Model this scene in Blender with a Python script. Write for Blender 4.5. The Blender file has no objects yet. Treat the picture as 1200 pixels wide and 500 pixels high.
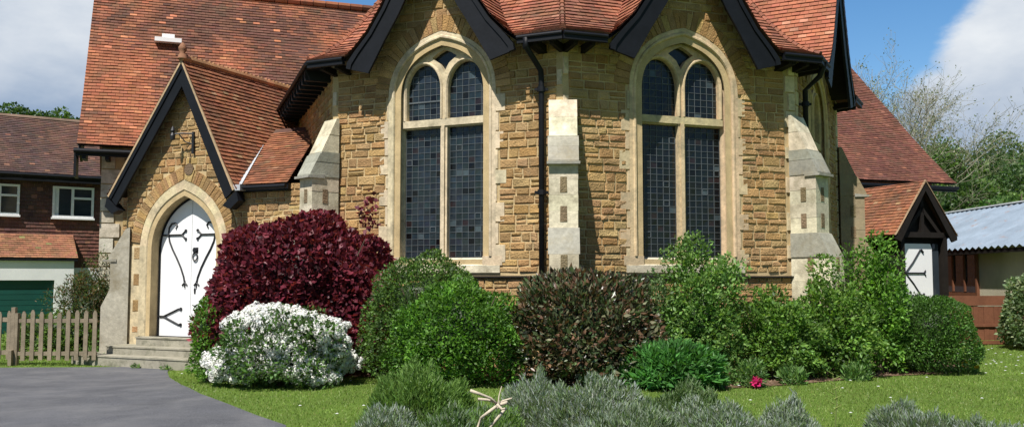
import bpy, math, random
import numpy as np
from mathutils import Vector, noise, geometry
rnd = random.Random(7)
R = math.radians
scene = bpy.context.scene
COL = scene.collection

# ------------------------------------------------------------------ camera
EZ = 1.6
F = 1076.0
PIT = math.atan(75 / F)
cam = bpy.data.objects.new('camera', bpy.data.cameras.new('camera'))
COL.objects.link(cam)
cam.location = (0, 0, EZ)
cam.rotation_euler = (R(90) + PIT, 0, 0)
cam.data.sensor_width = 36
cam.data.lens = 36 * F / 1200
cam.data.clip_end = 3000
scene.camera = cam

def ray(px, py):
    u = (px - 600) / F; v = (250 - py) / F
    return (u, math.cos(PIT) - v * math.sin(PIT), math.sin(PIT) + v * math.cos(PIT))
def smooth(t):
    t = max(0.0, min(1.0, t)); return t * t * (3 - 2 * t)
def gz(x, y):
    z = .13 * math.exp(-((x - 1) / 5) ** 2 - ((y - 12.6) / 3) ** 2)
    z -= .15 * smooth((-x - 3.5) / 3) * smooth((y - 11) / 6)
    z += .02 * noise.noise(Vector((x * .35, y * .35, 0)))
    return z
def gnd(px, py):
    d = ray(px, py); z = 0
    for _ in range(12):
        t = (z - EZ) / d[2]; z = gz(d[0] * t, d[1] * t)
    return (d[0] * t, d[1] * t)

# ------------------------------------------------------------------ mesh buffer
class MB:
    def __init__(s):
        s.v = []; s.f = []; s.c = []
    def face(s, pts, col=(.5, .5, .5)):
        n = len(s.v); s.v.extend(pts); s.f.append(tuple(range(n, n + len(pts)))); s.c.append(col)
    def box8(s, p, col=(.5, .5, .5)):
        # p: 8 points, 0-3 back ring, 4-7 front ring
        n = len(s.v); s.v.extend(p)
        for q in ((3, 2, 1, 0), (4, 5, 6, 7), (0, 1, 5, 4), (1, 2, 6, 5), (2, 3, 7, 6), (3, 0, 4, 7)):
            s.f.append(tuple(n + i for i in q)); s.c.append(col)
    def box(s, fr, s0, s1, z0, z1, o0, o1, col=(.5, .5, .5)):
        P = fr
        s.box8([P(s0, z0, o0), P(s1, z0, o0), P(s1, z1, o0), P(s0, z1, o0),
                P(s0, z0, o1), P(s1, z0, o1), P(s1, z1, o1), P(s0, z1, o1)], col)
    def prism(s, fr, poly, o0, o1, col=(.5, .5, .5)):
        # poly in (s,z), extruded o0..o1
        n = len(poly)
        s.face([fr(a, b, o1) for a, b in poly], col)
        s.face([fr(a, b, o0) for a, b in reversed(poly)], col)
        for i in range(n):
            a = poly[i]; b = poly[(i + 1) % n]
            s.face([fr(a[0], a[1], o0), fr(b[0], b[1], o0), fr(b[0], b[1], o1), fr(a[0], a[1], o1)], col)
    def plate(s, fr, outer, holes, o0, o1, col=(.5, .5, .5)):
        loops = [outer] + holes
        flat = [p for l in loops for p in l]
        tris = geometry.tessellate_polygon([[Vector((a, b, 0)) for a, b in l] for l in loops])
        for t in tris:
            s.face([fr(flat[i][0], flat[i][1], o1) for i in t], col)
        for l in loops:
            for i in range(len(l)):
                a = l[i]; b = l[(i + 1) % len(l)]
                s.face([fr(a[0], a[1], o0), fr(b[0], b[1], o0), fr(b[0], b[1], o1), fr(a[0], a[1], o1)], col)
    def tube(s, pts, r, n=8, col=(.5, .5, .5), flat=None):
        pts = [Vector(p) for p in pts]; rings = []
        rr = r if isinstance(r, (list, tuple)) else [r] * len(pts)
        for i, p in enumerate(pts):
            t = (pts[min(i + 1, len(pts) - 1)] - pts[max(i - 1, 0)]).normalized()
            a = t.cross(Vector((0, 0, 1)))
            if a.length < .15: a = t.cross(Vector((0, 1, 0)))
            a.normalize(); b = t.cross(a).normalized()
            base = len(s.v)
            for k in range(n):
                an = 2 * math.pi * k / n
                s.v.append(tuple(p + (a * math.cos(an) + b * math.sin(an)) * rr[i]))
            rings.append(base)
        for i in range(len(rings) - 1):
            for k in range(n):
                k2 = (k + 1) % n
                s.f.append((rings[i] + k, rings[i] + k2, rings[i + 1] + k2, rings[i + 1] + k)); s.c.append(col)
        s.f.append(tuple(rings[0] + k for k in reversed(range(n)))); s.c.append(col)
        s.f.append(tuple(rings[-1] + k for k in range(n))); s.c.append(col)
    def lathe(s, c, prof, n=14, col=(.5, .5, .5)):
        rings = []
        for r, z in prof:
            rings.append(len(s.v))
            for k in range(n):
                a = 2 * math.pi * k / n
                s.v.append((c[0] + r * math.cos(a), c[1] + r * math.sin(a), c[2] + z))
        for i in range(len(rings) - 1):
            for k in range(n):
                k2 = (k + 1) % n
                s.f.append((rings[i] + k, rings[i] + k2, rings[i + 1] + k2, rings[i + 1] + k)); s.c.append(col)
    def sweep(s, fr, line, prof, col=(.5, .5, .5), sign=1, colfn=None):
        # line: open outline in (s,z); prof: list (outward offset, depth)
        L = [Vector(p) for p in line]; N = []
        for i in range(len(L)):
            d1 = (L[i] - L[i - 1]).normalized() if i > 0 else None
            d2 = (L[i + 1] - L[i]).normalized() if i < len(L) - 1 else None
            if d1 is None: d1 = d2
            if d2 is None: d2 = d1
            n1 = Vector((d1.y, -d1.x)); n2 = Vector((d2.y, -d2.x))
            m = (n1 + n2).normalized(); m = m / max(.4, m.dot(n1)); N.append(m * sign)
        for j in range(len(prof) - 1):
            for i in range(len(L) - 1):
                q = []
                for (ii, jj) in ((i, j), (i + 1, j), (i + 1, j + 1), (i, j + 1)):
                    p = L[ii] + N[ii] * prof[jj][0]; q.append(fr(p.x, p.y, prof[jj][1]))
                s.face(q, colfn(i, j) if colfn else col)

ROOT = {}
def build(mb, name, mat, parent=None, smooth_=False):
    me = bpy.data.meshes.new(name)
    v = np.array(mb.v, dtype=np.float32).reshape(-1, 3)
    if parent is not None: v = v - np.array(ROOT.get(parent.name, (0, 0, 0)), dtype=np.float32)
    me.from_pydata(v.tolist(), [], mb.f)
    at = me.color_attributes.new('col', 'FLOAT_COLOR', 'CORNER')
    lt = np.array([len(f) for f in mb.f]); c = np.array(mb.c, dtype=np.float32).reshape(-1, 3)
    cc = np.ones((int(lt.sum()), 4), dtype=np.float32); cc[:, :3] = np.repeat(c, lt, axis=0)
    at.data.foreach_set('color', cc.ravel())
    me.materials.append(mat)
    if smooth_: me.polygons.foreach_set('use_smooth', [True] * len(me.polygons))
    me.update()
    o = bpy.data.objects.new(name, me); COL.objects.link(o)
    if parent is not None:
        o.parent = parent; ROOT[o.name] = ROOT.get(parent.name, (0, 0, 0))
    else: ROOT[o.name] = (0, 0, 0)
    return o
def empty(name, loc, label, cat, group=None):
    o = bpy.data.objects.new(name, None); COL.objects.link(o); o.location = loc
    o.empty_display_size = .3; ROOT[o.name] = tuple(loc)
    return tag(o, label, cat, group)
def tag(o, label, cat, group=None, kind=None):
    if label: o['label'] = label
    if cat: o['category'] = cat
    if group: o['group'] = group
    if kind: o['kind'] = kind
    return o
def struct(o): o['kind'] = 'structure'; return o
def buildtop(mb, name, mat, loc, smooth_=False):
    # single mesh thing with its origin at loc
    v = np.array(mb.v, dtype=np.float32).reshape(-1, 3) - np.array(loc, dtype=np.float32)
    m2 = MB(); m2.v = v.tolist(); m2.f = mb.f; m2.c = mb.c
    o = build(m2, name, mat, None, smooth_); o.location = loc; return o
def frame(o, ang):
    a = (math.cos(R(ang)), math.sin(R(ang))); m = (a[1], -a[0])   # m points towards the viewer
    def P(s, z, off=0.0): return (o[0] + a[0] * s + m[0] * off, o[1] + a[1] * s + m[1] * off, z)
    return P

def sframe(o, ang, k):
    # frame moved k times as far from the road viewpoint, keeping proportions
    P = frame((o[0] * k, o[1] * k), ang)
    return lambda s, z, off=0.0: P(s * k, EZ + (z - EZ) * k, off * k)
# ------------------------------------------------------------------ materials
def mat(name, col=None, rough=.85, n1=3.0, a1=.25, n2=40.0, a2=.15, bump=.3, bscale=60.0, spec=.3,
        metal=0.0, dirt=None, dscale=1.2, dlo=.5, dhi=.7, bdist=.01):
    m = bpy.data.materials.new(name); m.use_nodes = True
    nt = m.node_tree; N = nt.nodes; Lk = nt.links; b = N['Principled BSDF']
    b.inputs['Roughness'].default_value = rough; b.inputs['Specular IOR Level'].default_value = spec
    b.inputs['Metallic'].default_value = metal
    tc = N.new('ShaderNodeTexCoord')
    if col is None:
        src = N.new('ShaderNodeAttribute'); src.attribute_name = 'col'; out = src.outputs['Color']
    else:
        src = N.new('ShaderNodeRGB'); src.outputs[0].default_value = (*col, 1); out = src.outputs[0]
    for sc, am in ((n1, a1), (n2, a2)):
        if am <= 0: continue
        nz = N.new('ShaderNodeTexNoise'); nz.inputs['Scale'].default_value = sc; nz.inputs['Detail'].default_value = 6
        nz.inputs['Roughness'].default_value = .65
        Lk.new(tc.outputs['Object'], nz.inputs['Vector'])
        mr = N.new('ShaderNodeMapRange'); mr.inputs[1].default_value = .3; mr.inputs[2].default_value = .7
        mr.inputs[3].default_value = 1 - am; mr.inputs[4].default_value = 1 + am
        Lk.new(nz.outputs['Fac'], mr.inputs[0])
        mx = N.new('ShaderNodeVectorMath'); mx.operation = 'SCALE'
        Lk.new(out, mx.inputs[0]); Lk.new(mr.outputs[0], mx.inputs['Scale']); out = mx.outputs[0]
    if dirt:
        nz = N.new('ShaderNodeTexNoise'); nz.inputs['Scale'].default_value = dscale; nz.inputs['Detail'].default_value = 8
        nz.inputs['Roughness'].default_value = .7
        Lk.new(tc.outputs['Object'], nz.inputs['Vector'])
        mr = N.new('ShaderNodeMapRange'); mr.inputs[1].default_value = dlo; mr.inputs[2].default_value = dhi
        Lk.new(nz.outputs['Fac'], mr.inputs[0])
        mx = N.new('ShaderNodeMix'); mx.data_type = 'RGBA'
        Lk.new(mr.outputs[0], mx.inputs[0]); Lk.new(out, mx.inputs[6]); mx.inputs[7].default_value = (*dirt, 1)
        out = mx.outputs[2]
    Lk.new(out, b.inputs['Base Color'])
    if bump > 0:
        nz = N.new('ShaderNodeTexNoise'); nz.inputs['Scale'].default_value = bscale; nz.inputs['Detail'].default_value = 5
        Lk.new(tc.outputs['Object'], nz.inputs['Vector'])
        bp = N.new('ShaderNodeBump'); bp.inputs['Strength'].default_value = bump; bp.inputs['Distance'].default_value = bdist
        Lk.new(nz.outputs['Fac'], bp.inputs['Height']); Lk.new(bp.outputs[0], b.inputs['Normal'])
    return m
def leafmat(name, trans=.35, rough=.5, spec=.4, tm=(1.5, 1.5, .7)):
    m = bpy.data.materials.new(name); m.use_nodes = True
    nt = m.node_tree; N = nt.nodes; Lk = nt.links; b = N['Principled BSDF']; o = N['Material Output']
    a = N.new('ShaderNodeAttribute'); a.attribute_name = 'col'
    Lk.new(a.outputs['Color'], b.inputs['Base Color']); b.inputs['Roughness'].default_value = rough
    b.inputs['Specular IOR Level'].default_value = spec
    t = N.new('ShaderNodeBsdfTranslucent')
    sc = N.new('ShaderNodeVectorMath'); sc.operation = 'MULTIPLY'; sc.inputs[1].default_value = tm
    Lk.new(a.outputs['Color'], sc.inputs[0]); Lk.new(sc.outputs[0], t.inputs['Color'])
    mx = N.new('ShaderNodeMixShader'); mx.inputs[0].default_value = trans
    Lk.new(b.outputs[0], mx.inputs[1]); Lk.new(t.outputs[0], mx.inputs[2]); Lk.new(mx.outputs[0], o.inputs['Surface'])
    return m
M = {}
M['stone'] = mat('rough_stone', None, .9, 5, .22, 60, .28, .8, 38, .2, dirt=(.22, .175, .11), dscale=2.2, dlo=.56, dhi=.9, bdist=.03)
M['mortar'] = mat('lime_mortar', (.47, .36, .20), .95, 4, .2, 90, .2, .5, 90, .1)
M['dressed'] = mat('dressed_stone', None, .9, 2.2, .16, 14, .2, .5, 40, .2, dirt=(.27, .235, .16), dscale=2.6, dlo=.48, dhi=.72)
M['tile'] = mat('clay_tile', None, .85, 2.0, .22, 60, .2, .5, 70, .2, dirt=(.085, .07, .045), dscale=1.6, dlo=.54, dhi=.80)
M['lead'] = mat('lead_flashing', (.42, .44, .47), .6, 4, .2, 40, .1, .2, 30, .4)
M['black'] = mat('black_paint', (.006, .007, .010), .55, 3, .3, 30, .2, .15, 20, .25)
M['iron'] = mat('wrought_iron', (.012, .013, .016), .5, 5, .2, 50, .2, .2, 60, .45)
M['timber'] = mat('dark_timber', (.014, .011, .009), .8, 4, .3, 50, .2, .3, 40, .2)
M['white'] = mat('white_paint', (.80, .80, .80), .45, 2, .03, 30, .02, .05, 20, .4)
M['glass'] = mat('leaded_glass', None, .22, 8, .3, 60, .1, .35, 14, .5, bdist=.004)
M['came'] = mat('lead_came', (.085, .10, .11), .5, 5, .2, 50, .1, 0, 10, .5)
M['step'] = mat('worn_step_stone', (.30, .28, .22), .9, 3, .2, 50, .15, .4, 50, .2, dirt=(.12, .12, .08), dscale=4, dlo=.5, dhi=.7)
M['soffit'] = mat('soffit_board', (.02, .017, .015), .8, 3, .2, 30, .1, .1, 30, .2)
M['oldwood'] = mat('weathered_wood', (.23, .19, .135), .85, 5, .25, 60, .2, .4, 60, .15)
M['redwood'] = mat('stained_fence_board', (.16, .065, .035), .8, 3, .25, 50, .15, .3, 50, .2)
M['render'] = mat('cream_render', (.56, .50, .38), .95, 1.5, .12, 50, .08, .3, 80, .15)
M['wrender'] = mat('white_render', (.74, .74, .74), .9, 1.5, .06, 50, .05, .2, 80, .15)
M['garage'] = mat('green_paint', (.006, .065, .052), .5, 2, .15, 30, .05, .1, 20, .35)
M['wglass'] = mat('window_glass', (.03, .04, .05), .08, 2, .2, 30, .1, .05, 3, .5)
M['corr'] = mat('corrugated_sheet', (.20, .25, .31), .6, 1.3, .2, 30, .1, .1, 20, .4, dirt=(.24, .13, .08), dscale=2.0, dlo=.58, dhi=.75)
M['leaf'] = leafmat('leaf'); M['gloss'] = leafmat('glossy_leaf', .2, .35, .5)
M['petal'] = leafmat('petal', .3, .6, .2, (1.05, 1.05, 1.05))
M['bark'] = mat('bark', (.14, .11, .08), .95, 5, .3, 40, .2, .5, 30, .1)
M['palebark'] = mat('pale_bark', (.24, .225, .17), .95, 5, .3, 40, .2, .5, 30, .1)
M['deadwood'] = mat('bleached_branch', (.46, .40, .31), .9, 5, .2, 60, .2, .3, 60, .1)
M['soil'] = mat('bare_soil', (.13, .085, .055), 1, 4, .4, 50, .35, 1, 30, .05, bdist=.03)
M['grassmat'] = mat('mown_grass', (.12, .19, .035), .95, .9, .18, 60, .35, 1, 90, .1, bdist=.03)
M['asphalt'] = mat('asphalt', (.100, .102, .112), .9, .8, .16, 70, .5, 1.0, 110, .25, dirt=(.155, .155, .16), dscale=1.3, dlo=.45, dhi=.72, bdist=.012)

# ------------------------------------------------------------------ colours
def jit(c, a=.12, h=.05):
    k = 1 + rnd.uniform(-a, a); return tuple(max(.001, x * k * (1 + rnd.uniform(-h, h))) for x in c)
def mixc(a, b, t): return tuple(x + (y - x) * t for x, y in zip(a, b))
STONES = [(.34, .215, .095), (.29, .18, .085), (.39, .26, .12), (.24, .15, .08), (.35, .235, .12), (.42, .30, .155), (.30, .19, .10), (.36, .26, .145)]
def stonec():
    c = rnd.choice(STONES); return jit(mixc((c[0] * 1.08, c[1] * .99, c[2] * .87), (.33, .225, .105), .3), .12, .05)
CREAM = (.60, .51, .34); OCHRE = (.55, .41, .21); PALE = (.60, .56, .44)

def block(mb, P, s0, s1, z0, z1, base, out, col, inset=.013, rough=.008):
    g = .009
    s0 += g; s1 -= g; z0 += g; z1 -= g
    if s1 - s0 < .02 or z1 - z0 < .02: return
    j = lambda: rnd.uniform(-rough, rough)
    i = min(inset, (s1 - s0) * .3, (z1 - z0) * .3)
    q = [P(s0 + j(), z0 + j(), base), P(s1 + j(), z0 + j(), base), P(s1 + j(), z1 + j(), base), P(s0 + j(), z1 + j(), base)]
    fr_ = [P(s0 + i + j(), z0 + i + j(), out + j()), P(s1 - i + j(), z0 + i + j(), out + j()),
           P(s1 - i + j(), z1 - i + j(), out + j()), P(s0 + i + j(), z1 - i + j(), out + j())]
    n = len(mb.v); mb.v.extend(q + fr_)
    for f in ((4, 5, 6, 7), (0, 1, 5, 4), (1, 2, 6, 5), (2, 3, 7, 6), (3, 0, 4, 7)):
        mb.f.append(tuple(n + k for k in f)); mb.c.append(col)
def rubble(mb, P, z0, z1, allowed, base=0.0, hr=(.09, .17), lr=(.13, .36)):
    z = z0
    while z < z1 - .03:
        h = min(rnd.uniform(*hr), z1 - z)
        if z1 - z - h < .05: h = z1 - z
        for a, b in allowed(z, z + h):
            s = a
            while s < b - .01:
                l = rnd.uniform(*lr)
                if b - s - l < .1: l = b - s
                if h > .15 and rnd.random() < .25:
                    k = rnd.uniform(.4, .6)
                    block(mb, P, s, s + l, z, z + h * k, base, base + rnd.uniform(.012, .026), stonec())
                    block(mb, P, s, s + l, z + h * k, z + h, base, base + rnd.uniform(.012, .026), stonec())
                else:
                    block(mb, P, s, s + l, z, z + h, base, base + rnd.uniform(.012, .028), stonec())
                s += l
        z += h
def sub(iv, a, b):
    out = []
    for x, y in iv:
        if b <= x or a >= y: out.append((x, y))
        else:
            if a - x > .05: out.append((x, a))
            if y - b > .05: out.append((b, y))
    return out

# tiles ----------------------------------------------------------------
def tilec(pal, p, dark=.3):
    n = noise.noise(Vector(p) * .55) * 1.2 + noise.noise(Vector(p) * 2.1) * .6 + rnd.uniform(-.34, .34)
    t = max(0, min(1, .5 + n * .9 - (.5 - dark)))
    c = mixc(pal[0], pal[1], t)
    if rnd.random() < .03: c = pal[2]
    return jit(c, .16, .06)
PAL_NAVE = [(.31, .115, .06), (.12, .058, .042), (.42, .17, .09)]
PAL_APSE = [(.33, .12, .07), (.18, .078, .052), (.41, .19, .12)]
PAL_PORCH = [(.30, .12, .062), (.17, .08, .048), (.30, .18, .10)]
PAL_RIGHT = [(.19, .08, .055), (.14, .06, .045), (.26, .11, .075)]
PAL_HOUSE = [(.14, .075, .055), (.085, .055, .05), (.20, .10, .07)]
def tiles(mb, S, T, pairs, pal, ex=.10, tw=.165, dark=.35, lift=.026, darkfn=None, t0=0.0):
    # S(x,t,h) -> world; pairs: list of (lf, rf) bounds as functions of t
    k = 0; t = t0
    while t < T - .02:
        tb = t; tt = min(T, t + ex * 1.12)
        for lf, rf in pairs:
            lb, rb, lt, rt = lf(tb), rf(tb), lf(tt), rf(tt)
            if rb - lb < .01 and rt - lt < .01: continue
            lo = min(lb, lt); hi = max(rb, rt)
            x = math.floor(lo / tw) * tw + (tw / 2 if k % 2 else 0) - tw
            while x < hi:
                g = .0025; a = x + g; b = x + tw - g; x += tw
                ab, bb = max(a, lb), min(b, rb); at_, bt = max(a, lt), min(b, rt)
                if bb <= ab and bt <= at_: continue
                if bb < ab: ab = bb = max(min((ab + bb) / 2, rb), lb)
                if bt < at_: at_ = bt = max(min((at_ + bt) / 2, rt), lt)
                h = lift + rnd.uniform(-.004, .006); h2 = h + rnd.uniform(-.003, .003)
                db = rnd.uniform(-.004, .004)
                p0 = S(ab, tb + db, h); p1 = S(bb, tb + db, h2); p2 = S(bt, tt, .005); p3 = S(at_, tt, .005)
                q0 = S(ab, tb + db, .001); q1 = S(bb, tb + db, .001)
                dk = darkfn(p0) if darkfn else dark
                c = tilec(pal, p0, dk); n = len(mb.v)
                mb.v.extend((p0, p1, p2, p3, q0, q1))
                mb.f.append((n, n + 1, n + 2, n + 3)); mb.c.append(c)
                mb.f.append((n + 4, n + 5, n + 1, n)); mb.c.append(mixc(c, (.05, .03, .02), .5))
        t += ex; k += 1
def polyfn(pts):
    # arc-length parametrised polyline -> fn(t) -> (a,b)
    L = [0]
    for i in range(len(pts) - 1): L.append(L[-1] + math.dist(pts[i], pts[i + 1]))
    def f(t):
        t = max(0, min(L[-1], t))
        for i in range(len(pts) - 1):
            if t <= L[i + 1] + 1e-9:
                k = (t - L[i]) / (L[i + 1] - L[i])
                return (pts[i][0] + (pts[i + 1][0] - pts[i][0]) * k, pts[i][1] + (pts[i + 1][1] - pts[i][1]) * k, i)
        return (*pts[-1], len(pts) - 2)
    f.nrm = []
    for i in range(len(pts) - 1):
        dx = pts[i + 1][0] - pts[i][0]; dz = pts[i + 1][1] - pts[i][1]; l = math.hypot(dx, dz)
        f.nrm.append((-dz / l, dx / l))
    return f, L[-1]
def interp(pts, x):
    if x <= pts[0][0]: return pts[0][1]
    for i in range(len(pts) - 1):
        if x <= pts[i + 1][0]:
            k = (x - pts[i][0]) / (pts[i + 1][0] - pts[i][0]); return pts[i][1] + (pts[i + 1][1] - pts[i][1]) * k
    return pts[-1][1]
def sheet(mb, S, T, pairs, h=0.0, n=24, col=(.1, .05, .04)):
    for i in range(n):
        ta = T * i / n; tb = T * (i + 1) / n
        for lf, rf in pairs:
            if rf(ta) - lf(ta) < 1e-4 and rf(tb) - lf(tb) < 1e-4: continue
            mb.face([S(lf(ta), ta, h), S(rf(ta), ta, h), S(rf(tb), tb, h), S(lf(tb), tb, h)], col)

# ================================================================== CHURCH
W = 4.44; T22 = math.tan(R(22.5))
C0 = (.81, 14.5); L1 = (-3.217, 16.369); R1 = (4.98, 16.026); R2 = (7.098, 19.928)
church = empty('church', (0.8, 18.5, 0), 'ironstone church with red tiled roofs, tall leaded windows and black bargeboards', 'church')
FL = frame(L1, -24.9)      # left canted wall, s 0..W
FC = frame(C0, 20.1)       # right (central) wall
FR = frame(R1, 61.5)       # far right canted wall
FS = frame((L1[0] - .3437 * 5.6, L1[1] + .939 * 5.6), 110.1 - 180)  # left straight side: s 0 at back .. 5.6 at L1
a20 = (math.cos(R(20)), math.sin(R(20))); n20 = (-a20[1], a20[0])

# ---- roof profiles
EO = .50
MAINP = [(0, 5.42), (.3, 5.56), (.6, 5.80), (1.0, 6.25), (1.5, 6.92), (2.0, 7.62), (5.85, 13.0)]
GABP = [(1.64, 5.40), (1.47, 5.52), (1.17, 5.82), (.90, 6.22), (.47, 7.02), (0, 7.93)]
def b_of_z(z): return interp([(q[1], q[0]) for q in MAINP], z)
def hw_of_z(z): return interp([(q[1], q[0]) for q in GABP], z) if z < 7.93 else 0
mf, MT = polyfn(MAINP); gf, GT = polyfn(GABP)
GC = 2.21
def main_S(P):
    def S(x, t, h=0):
        b, z, i = mf(t); nb, nz = mf.nrm[i]
        return P(x, z + nz * h, EO - (b + nb * h))
    return S
def gab_S(P, side):
    def S(x, t, h=0):
        w, z, i = gf(t); nw, nz = gf.nrm[i]   # profile runs inwards and up
        k = -1 if nz < 0 else 1
        return P(GC + side * (w + abs(nw) * h), z + abs(nz) * h, EO - x)
    return S
def half(b): return W / 2 + (EO - b) * T22
TT = MT
for P, nm in ((FL, 'l'), (FC, 'c'), (FR, 'r')):
    mb = MB(); S = main_S(P)
    lf1 = lambda t: W / 2 - half(mf(t)[0]); rf1 = lambda t: max(W / 2 - half(mf(t)[0]), GC - hw_of_z(mf(t)[1]))
    lf2 = lambda t: min(W / 2 + half(mf(t)[0]), GC + hw_of_z(mf(t)[1])); rf2 = lambda t: W / 2 + half(mf(t)[0])
    pairs = [(lf1, rf1), (lf2, rf2)]
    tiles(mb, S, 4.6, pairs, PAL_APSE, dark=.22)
    sheet(mb, S, MT, pairs, .0, 60)
    build(mb, 'roof_slope', M['tile'], church)
    for pr_s in pairs:
        sf = MB(); sheet(sf, S, 1.0, [pr_s], -.05, 12); build(sf, 'soffit', M['soffit'], church)
    for side in (-1, 1):
        mb = MB(); S = gab_S(P, side)
        z0 = lambda t: 0.0; bl = lambda t: b_of_z(gf(t)[1]) + .07
        tiles(mb, S, GT, [(z0, bl)], PAL_APSE, dark=.22)
        sheet(mb, S, GT, [(z0, bl)], .0, 24)
        # front thickness
        build(mb, 'gable_roof', M['tile'], church)
        sf = MB(); sheet(sf, S, GT - .08, [(lambda t: .01, lambda t: .52)], -.05, 20); build(sf, 'soffit', M['soffit'], church)
        # bargeboard
        bb = MB()
        outer = [(1.58, 5.30), (1.44, 5.47), (1.15, 5.77), (.88, 6.17), (.45, 6.97), (0, 7.86)]
        inner = [(1.14, 5.12), (1.02, 5.32), (.84, 5.62), (.56, 6.05), (.20, 6.72), (0, 7.08)]
        outer = [(1.60, 5.20)] + outer; inner = [(1.16, 5.08)] + inner
        for i in range(len(outer) - 1):
            A, B, C_, D = outer[i], outer[i + 1], inner[i + 1], inner[i]
            pts = [(GC + side * p[0], p[1]) for p in (A, B, C_, D)]
            bb.prism(P, pts, .42, .47)
            mo = [(A[0], A[1]), (B[0], B[1]), (B[0] * .8 + C_[0] * .2, B[1] * .80 + C_[1] * .20), (A[0] * .80 + D[0] * .20, A[1] * .80 + D[1] * .20)]
            bb.prism(P, [(GC + side * p[0], p[1]) for p in mo], .471, .495)
            # soffit return of board
        build(bb, 'bargeboard', M['black'], church)
    # ridge tiles on gable
    rt = MB(); x = 0
    while x < 2.2:
        c = tilec(PAL_APSE, P(GC, 8, EO - x), .3)
        rt.tube([P(GC, 7.93, EO - x + .01), P(GC, 7.93, EO - x - .28)], .085, 8, c); x += .3
    build(rt, 'ridge_tile_row', M['tile'], church)
# left straight side slope (seen edge on) and main ridge
mb = MB(); S = main_S(FS)
lfS = lambda t: -3.0; rfS = lambda t: 5.6 + (EO - mf(t)[0]) * T22
tiles(mb, S, 3.0, [(lambda t: -.6, rfS)], PAL_APSE, dark=.4); sheet(mb, S, MT, [(lfS, rfS)], 0, 30)
build(mb, 'roof_slope', M['tile'], church)
sf = MB(); sheet(sf, S, 1.0, [(lambda t: -1.2, rfS)], -.05, 10); build(sf, 'soffit', M['soffit'], church)
# hips: bonnet tiles where the slopes meet
for P, s_ in ((FL, -1), (FC, -1), (FC, 1)):
    hp = MB(); t = .02
    while t < 4.6:
        def hp_pt(t):
            b, z, i = mf(t); return P(W / 2 + s_ * half(b), z + .02, EO - b)
        c = tilec(PAL_APSE, hp_pt(t), .3)
        hp.tube([hp_pt(t), hp_pt(t + .13)], [.055, .035], 6, c); t += .115
    build(hp, 'hip_tile_row', M['tile'], church)

# ---- windows in canted walls
def bez(p0, p1, p2, n):
    return [((1 - t) ** 2 * p0[0] + 2 * t * (1 - t) * p1[0] + t * t * p2[0], (1 - t) ** 2 * p0[1] + 2 * t * (1 - t) * p1[1] + t * t * p2[1]) for t in [i / n for i in range(n + 1)]]
WC = 2.22; SILL = 1.95; SPR = 4.72
def arch_line(c, hw, z0, spr, ctl, apex, n=12):
    r = bez((hw, spr), (hw - ctl[0], ctl[1]), (0, apex), n)
    l = [(-x, z) for x, z in reversed(r)][1:]
    return [(c + hw, z0)] + [(c + x, z) for x, z in r] + [(c + x, z) for x, z in l] + [(c - hw, z0)]
def win_line(hwd=0.0, z0=SILL): return arch_line(WC, .80 + hwd, z0, SPR, (.0, 5.37), 5.55)
VRT = {}
def offset_line(line, d):
    L = [Vector(p) for p in line]; out = []
    for i in range(len(L)):
        d1 = (L[i] - L[i - 1]).normalized() if i > 0 else None
        d2 = (L[i + 1] - L[i]).normalized() if i < len(L) - 1 else None
        d1 = d1 or d2; d2 = d2 or d1
        n1 = Vector((d1.y, -d1.x)); n2 = Vector((d2.y, -d2.x)); m = (n1 + n2).normalized()
        out.append(tuple(L[i] + m * (d / max(.4, m.dot(n1)))))
    return out
def hw_at(line, c, z):
    # half-width of an outline at height z
    best = 0
    for i in range(len(line) - 1):
        (x0, z0), (x1, z1) = line[i], line[i + 1]
        if (z0 - z) * (z1 - z) <= 0 and abs(z1 - z0) > 1e-6:
            k = (z - z0) / (z1 - z0); best = max(best, abs(x0 + (x1 - x0) * k - c))
    return best
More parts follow.
